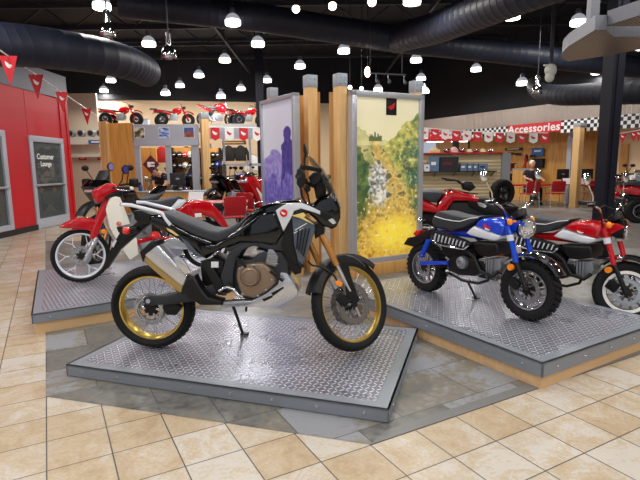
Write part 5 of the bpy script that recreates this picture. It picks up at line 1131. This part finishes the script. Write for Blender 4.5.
c0 = put(168, 14.6); o = empty('counter', c0, 0, 'low wooden counter seen behind the step-through bike seat', 'counter'); MB().box((0, 0, .38), (2.1, .5, .76), bev=.01).build('counter_body', MATS['oak_orange'], o); MB().box((0, 0, .78), (2.2, .56, .04), bev=.01).build('counter_top', MATS['box_grey'], o)
# ------------------------------------------------------------------ people
def body(name, verts, edges, rad, m, parent=None, root=0):
    me = bpy.data.meshes.new(name); me.from_pydata([V(v) for v in verts], edges, []); me.materials.append(MATS[m])
    o = bpy.data.objects.new(name, me); COL.objects.link(o)
    if parent: o.parent = parent
    s = o.modifiers.new('Skin', 'SKIN'); s.use_smooth_shade = True
    for i, r in enumerate(rad):
        sv = me.skin_vertices[0].data[i]; sv.radius = r if isinstance(r, tuple) else (r, r); sv.use_root = (i == root)
    u = o.modifiers.new('Subdivision', 'SUBSURF'); u.levels = 1; u.render_levels = 1
    return o
def hand(root, wr, d, side, curl=.5):
    wr, d = V(wr), V(d).normalized(); x = d.cross(V((0, 0, 1))).normalized(); up = x.cross(d)
    mb = MB(); mb.tube([wr-d*.02, wr+d*.03, wr+d*.085], [.026, .036, .034], 8)
    for k in range(4):
        L = (.062, .075, .07, .055)[k]; b = wr+d*.08+x*(k-1.5)*.019
        mb.tube([b, b+d*L*.5-up*.008, b+d*L*.85-up*L*curl*.6, b+d*L*.9-up*L*curl], [.0095, .009, .008, .006], 6)
    b = wr+d*.03-x*.03*side; mb.tube([b, b+d*.03-x*.022*side, b+d*.06-x*.026*side-up*.01], [.011, .01, .007], 6)
    return mb.build('hand', MATS['skin'], root)
def head(root, c, yaw, hair, pitch=0):
    R = Matrix.Rotation(yaw, 3, 'Z') @ Matrix.Rotation(pitch, 3, 'X'); q = lambda *a: V(c)+R @ V(a)
    mb = MB(); mb.ball(c, (.075, .095, .115), 16, R).ball(q(0, -.03, -.06), (.055, .06, .06), 12, R).ball(q(0, -.1, -.01), (.014, .022, .024), 8, R)
    for s in (-1, 1): mb.ball(q(s*.077, .01, -.005), (.012, .022, .032), 8, R)
    h = mb.build('head', MATS['skin'], root)
    mb = MB()
    for s in (-1, 1): mb.ball(q(s*.03, -.088, .015), (.011, .006, .007), 8, R)
    mb.build('eyes', MATS['black'], h); MB().ball(q(0, -.086, -.055), (.025, .008, .006), 8, R).build('mouth', mat('lip', (150, 90, 80), .5), h)
    MB().ball(q(0, .022, .03), (.083, .095, .10), 14, R).build('hair', MATS[hair], root)
P = empty('person', put(532, 18.2), 0, 'white haired person in a dark shirt seated behind the red desk', 'person')
body('body', [(0, .06, .5), (0, .05, .75), (0, .02, 1.0), (0, -.01, 1.1), (0, -.02, 1.16), (-.18, 0, 1.02), (-.27, -.1, .86), (-.2, -.34, .80), (.18, 0, 1.02), (.27, -.1, .86), (.2, -.34, .80), (-.1, 0, .49), (-.13, -.42, .5), (-.13, -.42, .08), (.1, 0, .49), (.13, -.42, .5), (.13, -.42, .08)],
     [(0, 1), (1, 2), (2, 3), (3, 4), (2, 5), (5, 6), (6, 7), (2, 8), (8, 9), (9, 10), (0, 11), (11, 12), (12, 13), (0, 14), (14, 15), (15, 16)], [.13, .125, .13, .055, .05, .06, .045, .032, .06, .045, .032, .09, .065, .04, .09, .065, .04], 'skin', P)
body('shirt', [(0, .06, .55), (0, .05, .75), (0, .02, 1.0), (0, 0, 1.08), (-.18, 0, 1.03), (-.26, -.08, .89), (.18, 0, 1.03), (.26, -.08, .89)], [(0, 1), (1, 2), (2, 3), (2, 4), (4, 5), (2, 6), (6, 7)], [.155, .145, .15, .07, .078, .065, .078, .065], 'dark_cloth', P)
body('trousers', [(0, .06, .5), (-.1, 0, .49), (-.13, -.42, .5), (-.13, -.42, .1), (.1, 0, .49), (.13, -.42, .5), (.13, -.42, .1)], [(0, 1), (1, 2), (2, 3), (0, 4), (4, 5), (5, 6)], [.14, .10, .08, .06, .10, .08, .06], 'dark_cloth', P)
head(P, (0, -.03, 1.28), .15, 'hair_white', .12); hand(P, (-.19, -.36, .80), (.1, -1, -.1), -1); hand(P, (.19, -.36, .80), (-.1, -1, -.1), 1)
for s in (-1, 1): MB().ball((s*.13, -.47, .05), (.045, .12, .05), 10).build('shoe', MATS['satin_black'], P)
P.scale = (1.14,)*3
s = empty('stool', put(532, 18.3), 0, 'stool under the seated person behind the desk', 'stool'); MB().tube([(0, 0, .36), (0, 0, .40)], .2, 18).build('seat', MATS['seat_vinyl'], s); MB().tube([(0, 0, 0), (0, 0, .36)], .03, 8).build('post', MATS['steel'], s); MB().tube([(0, 0, 0), (0, 0, .03)], [.22, .2], 18).build('foot', MATS['steel'], s)
P = empty('person', put(163.5, 15.55), 0, 'person in a navy shirt and tan trousers bending over in the left opening', 'person')
body('body', [(0, 0, .9), (-.03, -.12, 1.1), (-.06, -.3, 1.28), (-.07, -.42, 1.33), (-.07, -.47, 1.33), (-.22, -.28, 1.24), (-.24, -.36, 1.0), (-.16, -.5, .9), (.12, -.3, 1.24), (.16, -.4, 1.0), (.1, -.52, .9), (-.09, .02, .88), (-.1, -.06, .48), (-.1, .02, .08), (.09, .02, .88), (.1, -.08, .48), (.1, 0, .08)],
     [(0, 1), (1, 2), (2, 3), (3, 4), (2, 5), (5, 6), (6, 7), (2, 8), (8, 9), (9, 10), (0, 11), (11, 12), (12, 13), (0, 14), (14, 15), (15, 16)], [.13, .12, .12, .06, .05, .06, .045, .032, .06, .045, .032, .09, .06, .04, .09, .06, .04], 'skin', P)
body('shirt', [(0, 0, .93), (-.03, -.12, 1.1), (-.06, -.3, 1.27), (-.07, -.38, 1.31), (-.22, -.28, 1.24), (-.24, -.34, 1.06), (.12, -.3, 1.24), (.15, -.38, 1.06)], [(0, 1), (1, 2), (2, 3), (2, 4), (4, 5), (2, 6), (6, 7)], [.15, .145, .145, .07, .078, .065, .078, .065], 'dark_cloth', P)
body('trousers', [(0, 0, .9), (-.09, .02, .86), (-.1, -.06, .48), (-.1, .02, .1), (.09, .02, .86), (.1, -.08, .48), (.1, 0, .1)], [(0, 1), (1, 2), (2, 3), (0, 4), (4, 5), (5, 6)], [.14, .11, .08, .06, .11, .08, .06], 'trousers_brown', P)
head(P, (-.08, -.56, 1.36), 0, 'black', .7); hand(P, (-.15, -.52, .89), (0, -.6, -.8), -1); hand(P, (.1, -.54, .89), (0, -.6, -.8), 1)
for s in (-1, 1): MB().ball((s*.1, -.05, .05), (.045, .13, .05), 10).build('shoe', MATS['satin_black'], P)

for px, d, z in ((86, 16.5, 3.6),):
    p = put(px, d, z); o = bpy.data.objects.new('shop_and_fill_light', l); COL.objects.link(o); o.location = p  # added fill without a fixture, brightens the service wall

l2 = bpy.data.lights.new('booth_fill_light', 'AREA'); l2.energy = 25; l2.size = 1.5; o = bpy.data.objects.new('booth_fill_light', l2); COL.objects.link(o); o.location = (-8.3, 11.5, 2.95)  # added light inside the booth, no fixture, lifts the dark door glass
# ------------------------------------------------------------------ service wall, pennants, accessories side
a_, b_ = put(62, 18.1), put(106, 18.1)
r = empty('wall_shelf', (a_.x, 18.05, 2.55), 0, 'white wall shelf carrying four dark round cans behind the booth', 'shelf')
MB().box(((b_.x-a_.x)/2, 0, 0), (b_.x-a_.x, .4, .05), bev=.005).build('shelf_board', MATS['white_wall'], r); MB().box(((b_.x-a_.x)/2, -.18, -.13), (b_.x-a_.x, .03, .2)).build('shelf_lip', MATS['white_wall'], r); MB().box(((b_.x-a_.x)/2, .1, -.62), (b_.x-a_.x, .3, .12), bev=.01).build('lower_rail', MATS['white_wall'], r)
for k, px in enumerate((74, 84, 94, 103)):
    o = MB().cyl((0, -.1, .13), (0, .1, .13), .125, 20).build('round_can', MATS['box_grey'], label='dark round can on the white wall shelf, %s from the red booth' % ORD[k], cat='can', group='round cans on the wall shelf'); o.location = put(px, 17.95, 2.575)
    MB().cyl((0, -.105, .13), (0, -.1, .13), .09, 18).build('lid', MATS['frame_grey'], o)
p = put(99, 17.82, 2.40); mat('blue_sign', (44, 104, 176), .4); o = MB().box((0, 0, 0), (.62, .02, .13)).build('shelf_sign', MATS['blue_sign'], label='blue strip sign on the white wall shelf', cat='sign', smooth=False); o.location = p; MB().box((0, -.011, 0), (.42, .003, .05)).build('sign_print', MATS['white'], o)
for px, lab in ((82.5, 'small red notice on the service wall, the one nearer the booth'), (101, 'small red notice on the service wall behind the black bike mirror')):
    p = ony(px, 157.5, 18.2); o = MB().box((0, 0, 0), (.27, .02, .19)).build('notice', MATS['red_sign'], label=lab, cat='sign', smooth=False); o.location = p; MB().box((0, -.011, .03), (.19, .003, .03)).box((0, -.011, -.03), (.15, .003, .03)).build('notice_print', MATS['white'], o)
# glimpse of the booth inside: a dark chair behind the glass
c = chair((-8.0, 12.75, 0), -1.4, 'dark chair behind the glass door of the red booth', None); repaint(c, {'red_vinyl': 'seat_vinyl', 'steel': 'satin_black'})
def pennants(name, pts, d0, d1, items, w, h, label, shape='tri', hang=0.):
    """a cord between two points with flags sewn on; each item is (t, colour)"""
    A, B = ony(*pts[0], d0), ony(*pts[1], d1); r = empty(name, A, 0, label, 'pennant string')
    L = B-A; x = L.normalized(); nn = V((x.y, -x.x, 0)).normalized()
    if nn.y > 0: nn = -nn
    if x.y > .6: nn = V((.15, -1, 0)).normalized()
    MB().tube([L*t+V((0, 0, -hang*4*t*(1-t))) for t in (i/10 for i in range(11))], .012, 5).build('cord', MATS['white'], r)
    for t, c in items:
        p = L*t+V((0, 0, -hang*4*t*(1-t))); hx = V((1, .15, 0)).normalized() if x.y > .6 else V((x.x, x.y, 0)).normalized()
        if shape == 'tri': q = [p+hx*-w/2, p+hx*w/2, p+V((0, 0, -h))]
        else: q = [p+hx*-w/2, p+hx*w/2, p+hx*w/2+V((0, 0, -h*.8)), p+V((0, 0, -h)), p-hx*w/2+V((0, 0, -h*.8))]
        f = MB().prism([v+V((0, 0, 0)) for v in q], nn*-.004).build('pennant', MATS['red_sign' if c == 'r' else 'white'], r, smooth=False)
        M = face_M(p+V((0, 0, -h*(.3 if shape == 'tri' else .42)))+nn*.003, hx, nn)
        mb = MB(); wing(mb, M, w*(.4 if shape == 'tri' else .62), h*(.3 if shape == 'tri' else .42), .002); mb.build('pennant_print', MATS['white' if c == 'r' else 'red_sign'], f, smooth=False)
pennants('pennant_string', ((-8, 45), (97, 116)), 7.2, 15.5, [(.075, 'r'), (.245, 'r'), (.47, 'r'), (.80, 'r')], .26, .44, 'white cord of red triangular pennants sloping down past the red booth')
pennants('pennant_string', ((205, 127), (262, 128)), 16.0, 16.2, [(.17, 'r'), (.42, 'w'), (.67, 'r'), (.91, 'w')], .28, .42, 'short row of red and white pennants on the grey rail beside the thin navy column', 'sq')
its = [(i/11.6+.03, 'wr'[i % 2]) for i in range(12)]
pennants('pennant_string', ((421, 127.5), (548, 133)), 15.2, 14.4, its, .23, .30, 'long row of white and red pennants over the accessory shelves', 'sq', .05)
pennants('pennant_string', ((618, 134), (662, 126)), 14.2, 13.4, [(.12, 'r'), (.38, 'r'), (.5, 'r'), (.75, 'r')], .22, .30, 'short string of red pennants at the right edge beyond the column')
# fascia band: chequers and the red sign
def qpt(t, z, off=0): return Q0+QD*t+QN*off+V((0, 0, z))
def qpanel(name, t0, t1, z0, z1, m, off, th=.03, **tg):
    o = MB().box(((t1-t0)/2, 0, (z1-z0)/2), (t1-t0, th, z1-z0)).build(name, MATS[m], smooth=False, **tg); o.location = qpt(t0, z0, off); o.rotation_euler = (0, 0, math.atan2(QD.y, QD.x)); return o
def qat(px): return qp(px, .06)
z0, z1 = 2.57, 2.93
o = qpanel('chequered_banner', qat(452), qat(508.5), z0, z1-.03, 'checkered', .10, label='black and white chequered banner left of the red Accessories sign', cat='banner')
o = qpanel('chequered_banner', qat(560.5), qat(640)+3, z0-.06, z1, 'checkered', .10, label='black and white chequered banner right of the red Accessories sign', cat='banner')
sg = qpanel('accessories_sign', qat(508.5), qat(560.5), z0, z1, 'red_sign', .11, .05, label='red sign reading Accessories between two chequered banners', cat='sign')
L_ = qat(560.5)-qat(508.5); text('lettering', 'Accessories', .39, face_M((L_/2, -.028, .17), (1, 0, 0), (0, -1, 0)) @ Matrix.Diagonal((1.12, 1, 1, 1)), MATS['white'], sg, .003, .008, 1.05)
for i, (x0, x1) in enumerate(((568, 572.5), (575.5, 579))):
    t0, t1 = qp(x0, -.9), qp(x1, -.9); struct(qpanel('trim_pilaster%d' % i, t0, t1, 0, 2.86, 'grey_frame', -.9, .12))
struct(qpanel('trim_pilaster_rail', qp(568, -.9), qp(579, -.9), 2.2, 2.32, 'grey_frame', -.9, .1))
struct(qpanel('wall_cream_right', qp(616, -1.3), 13.5, 0, 2.86, 'cream_wall', -1.45, .1)); dr = struct(qpanel('door_3', qp(620, -1.3), qp(627.5, -1.3), 0, 2.1, 'oak_orange', -1.36, .06))
MB().ball((.12, -.05, 1.0), .04, 8).build('door_handle', MATS['steel'], dr)
# slatwall gondola with shelves and boxes
GY = 14.6; a_, b_ = put(405, GY), put(501, GY); gw = b_.x-a_.x
g = empty('slatwall_stand', (a_.x, GY, 0), 0, 'slatwall display stand with red top edge and a shelf of boxes', 'display stand')
zt = ony(465, 153.5, GY).z; MB().box((gw/2, .06, zt/2), (gw, .1, zt)).build('slat_panel', MATS['slatwall'], g, smooth=False); MB().box((gw/2, .1, zt+.015), (gw, .5, .03)).build('top_edge', MATS['red_sign'], g, smooth=False); MB().box((gw+.12, .1, zt/2), (.24, .4, zt)).build('end_panel', MATS['box_grey'], g, smooth=False)
zs = ony(465, 171, GY-.2).z; MB().box((gw*.48, -.15, zs-.015), (gw*.88, .34, .03), bev=.004).build('shelf', MATS['box_black'], g)
mb = MB()
for k in range(5): mb.bar((gw*(.1+.2*k), .02, zs-.16), (gw*(.1+.2*k), -.28, zs-.03), .02)
mb.build('shelf_bracket', MATS['box_black'], g)
def boxed(px0, px1, ytop, m, lab, strip='white', d=GY-.2, zb=zs, dep=.2, grp='boxes on the slatwall shelf'):
    a, b = put(px0, d), put(px1, d); h = ony((px0+px1)/2, ytop, d).z-zb; w = b.x-a.x
    o = MB().box((0, 0, h/2), (w*.95, dep, h), bev=.004).build('carton', MATS[m], label=lab, cat='box', group=grp, smooth=False); o.location = ((a.x+b.x)/2, d, zb)
    MB().box((-w*.1, -dep/2-.001, h*.55), (w*.5, .003, h*.22)).build('carton_print', MATS[strip], o, smooth=False)
boxed(424.5, 429, 164.5, 'paper', 'slim white box at the left end of the slatwall shelf', 'box_blue'); boxed(429, 438.5, 157, 'box_blue', 'tall blue grey box left of the big black box'); boxed(439, 458, 157, 'box_black', 'big black box on the slatwall shelf', 'maroon')
for k, (x0, x1) in enumerate(((459.5, 466), (466.5, 472), (472.5, 477), (477.5, 487))): boxed(x0, x1, 163.5, 'box_blue', 'low blue box right of the big black one, %s in the row' % ORD[k], 'white' if k < 3 else 'box_black')
def topper(name, px, w, h, m, lab, cat, kind='lump'):
    p = put(px, GY+.05, zt+.03); o = empty(name, p, 0, lab, cat)
    if kind == 'cap': MB().ball((0, 0, 0.0), (w, w*.9, h), 14).build('crown', MATS[m], o); MB().ball((0, -w*.9, .01), (w*.8, w*.7, .02), 10).build('brim', MATS[m], o)
    elif kind == 'block': MB().box((0, 0, h*.3), (w*2, .2, h*.6), bev=.02).build('base', MATS[m], o); MB().box((0, 0, h*.75), (w, .12, h*.5), bev=.02).build('top', MATS[m], o)
    elif kind == 'goggles': 
        MB().ball((0, 0, h*.5), (w, .1, h*.5), 12).build('frame', MATS[m], o); MB().ball((0, -.05, h*.5), (w*.8, .08, h*.36), 12).build('lens', MATS['chrome'], o)
mat('pink', (226, 170, 160), .6); mat('tan_yellow', (224, 200, 150), .6)
topper('cooler_box', 434, .15, .15, 'tan_yellow', 'cream box with a handle on top of the slatwall stand', 'box', 'block'); topper('cap', 453.5, .13, .17, 'pink', 'pale pink cap on top of the slatwall stand', 'cap', 'cap'); topper('goggles', 447, .12, .12, 'box_black', 'black goggles left of the pink cap', 'goggles', 'goggles'); topper('goggles', 462, .11, .15, 'box_black', 'black goggles just right of the pink cap', 'goggles', 'goggles')
topper('cap', 469, .1, .1, 'tan_yellow', 'small yellow cap on the slatwall stand', 'cap', 'cap'); topper('goggles', 475, .13, .12, 'maroon', 'maroon goggles toward the right of the slatwall stand', 'goggles', 'goggles'); topper('cap', 482, .1, .1, 'tan_yellow', 'tan cap near the right end of the slatwall stand', 'cap', 'cap'); topper('goggles', 490, .1, .1, 'box_black', 'black goggles at the right end of the slatwall stand', 'goggles', 'goggles')
a_, b_ = put(418, 16.4), put(471, 16.4); s_ = empty('wall_shelf', (a_.x, 16.4, ony(440, 140.5, 16.4).z), 0, 'upper shelf with red edge and a glowing strip above the slatwall stand', 'shelf')
w_ = b_.x-a_.x; MB().box((w_/2, 0, 0), (w_, .5, .05)).build('shelf_board', MATS['white'], s_, smooth=False); MB().box((w_/2, -.26, .0), (w_, .02, .08)).build('red_edge', MATS['red_sign'], s_, smooth=False)
for k in (.3, .75): MB().box((w_*k, -.1, -.04), (.5, .12, .03)).build('strip_lamp', MATS['lamp_glow'], s_, smooth=False)
for k in range(2): MB().box((w_*(.02+.96*k), .2, -1.1), (.06, .06, 2.2)).build('support', MATS['box_black'], s_, smooth=False)
for k, (px, m, n) in enumerate(((424, 'white', 'white'), (431, 'red_sign', 'red'), (440, 'red_sign', 'red'), (447, 'white', 'white'), (456, 'red_sign', 'red'))):
    o = MB().box((0, 0, .12), (.2, .18, .24), bev=.01).build('carton', MATS[m], label='%s box on the upper red edged shelf, %s from the left' % (n, ORD[k]), cat='box', group='boxes on the upper shelf'); o.location = put(px, 16.35, s_.location.z+.026); MB().box((0, -.092, .13), (.12, .003, .06)).build('carton_print', MATS['maroon' if n == 'white' else 'white'], o)
p = put(455, 16.2, ony(455, 147, 16.2).z); o = MB().box((0, 0, 0), (.2, .1, .42), bev=.01).build('hanging_bag', MATS['box_black'], label='black bag hanging under the upper shelf', cat='bag'); o.location = p; MB().tube([(-.04, 0, .2), (0, 0, .3), (.04, 0, .2)], .01, 6).build('strap', MATS['box_black'], o)
# goods on the orange wood wall, between the stand and the seated person
def wq(name, px, py, w, h, m, lab, cat, th=.06, off=-1.5):
    P = onpl(px, py, Q0+QN*off, QN); o = MB().box((0, 0, 0), (w, th, h), bev=.006).build(name, MATS[m], label=lab, cat=cat); o.location = P; o.rotation_euler = (0, 0, math.atan2(QD.y, QD.x)); return o
k = wq('poster', 537.5, 152, .55, .34, 'blue_sign', 'bright blue poster on the orange wall above the seated person', 'poster', .02); MB().box((0, -.012, .04), (.3, .003, .06)).build('poster_print', MATS['white'], k)
k = wq('jacket', 538, 163, .52, .36, 'jacket_black', 'dark folded garment under the blue poster', 'garment', .12); k = wq('accessory_bar', 513.5, 149, .85, .10, 'box_black', 'long black bar on the orange wall, upper left', 'accessory'); MB().box((0, -.035, 0), (.6, .01, .03)).build('bar_label', MATS['white'], k)
for px, py, lab in ((511, 153.5, 'black clamp under the long bar, left one'), (518, 154, 'black clamp under the long bar, right one'), (533, 156, 'black clamp beside the blue poster')): k = wq('clamp', px, py, .26, .09, 'box_black', lab, 'accessory'); MB().tube([(-.08, -.03, .0), (-.08, -.09, .0)], .02, 6).build('clamp_jaw', MATS['box_black'], k)
P = onpl(525, 158, Q0+QN*-1.3, QN); r = empty('red_ornament', (P.x, P.y, ony(525, 168, P.y).z), 0, 'red and black upright ornament standing on the wooden cabinet', 'ornament'); MB().tube([(0, 0, 0), (0, 0, .06), (.02, 0, .2), (.06, 0, .36)], [.09, .07, .04, .1], 12).build('stem', MATS['jacket_red'], r); MB().ball((.06, 0, .42), (.07, .05, .14), 10).build('head', MATS['maroon'], r)
P = onpl(525, 180, Q0+QN*-1.1, QN); r = empty('cabinet', (P.x, P.y, 0), math.atan2(QD.y, QD.x), 'wooden cabinet with grey top against the orange wall', 'cabinet'); zc = ony(525, 168.5, P.y).z; MB().box((0, 0, (zc-.04)/2), (.9, .45, zc-.04)).build('cabinet_body', MATS['maple'], r, smooth=False); MB().box((0, 0, zc-.02), (.94, .5, .04)).build('cabinet_top', MATS['box_grey'], r, smooth=False)
MB().box((-.15, -.235, .5), (.5, .02, .8)).build('door', MATS['oak_orange'], r, smooth=False)
P = onpl(507, 190, Q0+QN*-1.0, QN); r = empty('display_rack', (P.x, P.y, 0), math.atan2(QD.y, QD.x), 'dark open rack between the slatwall stand and the wooden cabinet', 'rack')
for x in (-.3, .3): MB().tube([(x, 0, 0), (x, 0, 1.5)], .02, 6).build('upright', MATS['box_black'], r)
for z in (.4, .8, 1.2, 1.48): MB().box((0, 0, z), (.62, .3, .03)).build('shelf', MATS['box_black'], r, smooth=False)
for k, z in enumerate((.415, .815, 1.215)):
    o = MB().box((0, 0, .13), (.45, .24, .26), bev=.01).build('carton', MATS[('maroon', 'box_black', 'jacket_red')[k]], label=('maroon', 'black', 'red')[k]+' box on the dark open rack, %s shelf' % ('lowest', 'middle', 'top')[k], cat='box', group='boxes on the open rack'); o.location = (P.x, P.y, z); o.rotation_euler = r.rotation_euler; MB().box((0, -.122, .13), (.25, .003, .08)).build('carton_print', MATS['paper'], o)
# ------------------------------------------------------------------ view
SC.view_settings.view_transform = 'Standard'; SC.view_settings.look = 'None'
SC.view_settings.gamma = 1; SC.view_settings.use_curve_mapping = False
SC.view_settings.exposure = EXPOSURE
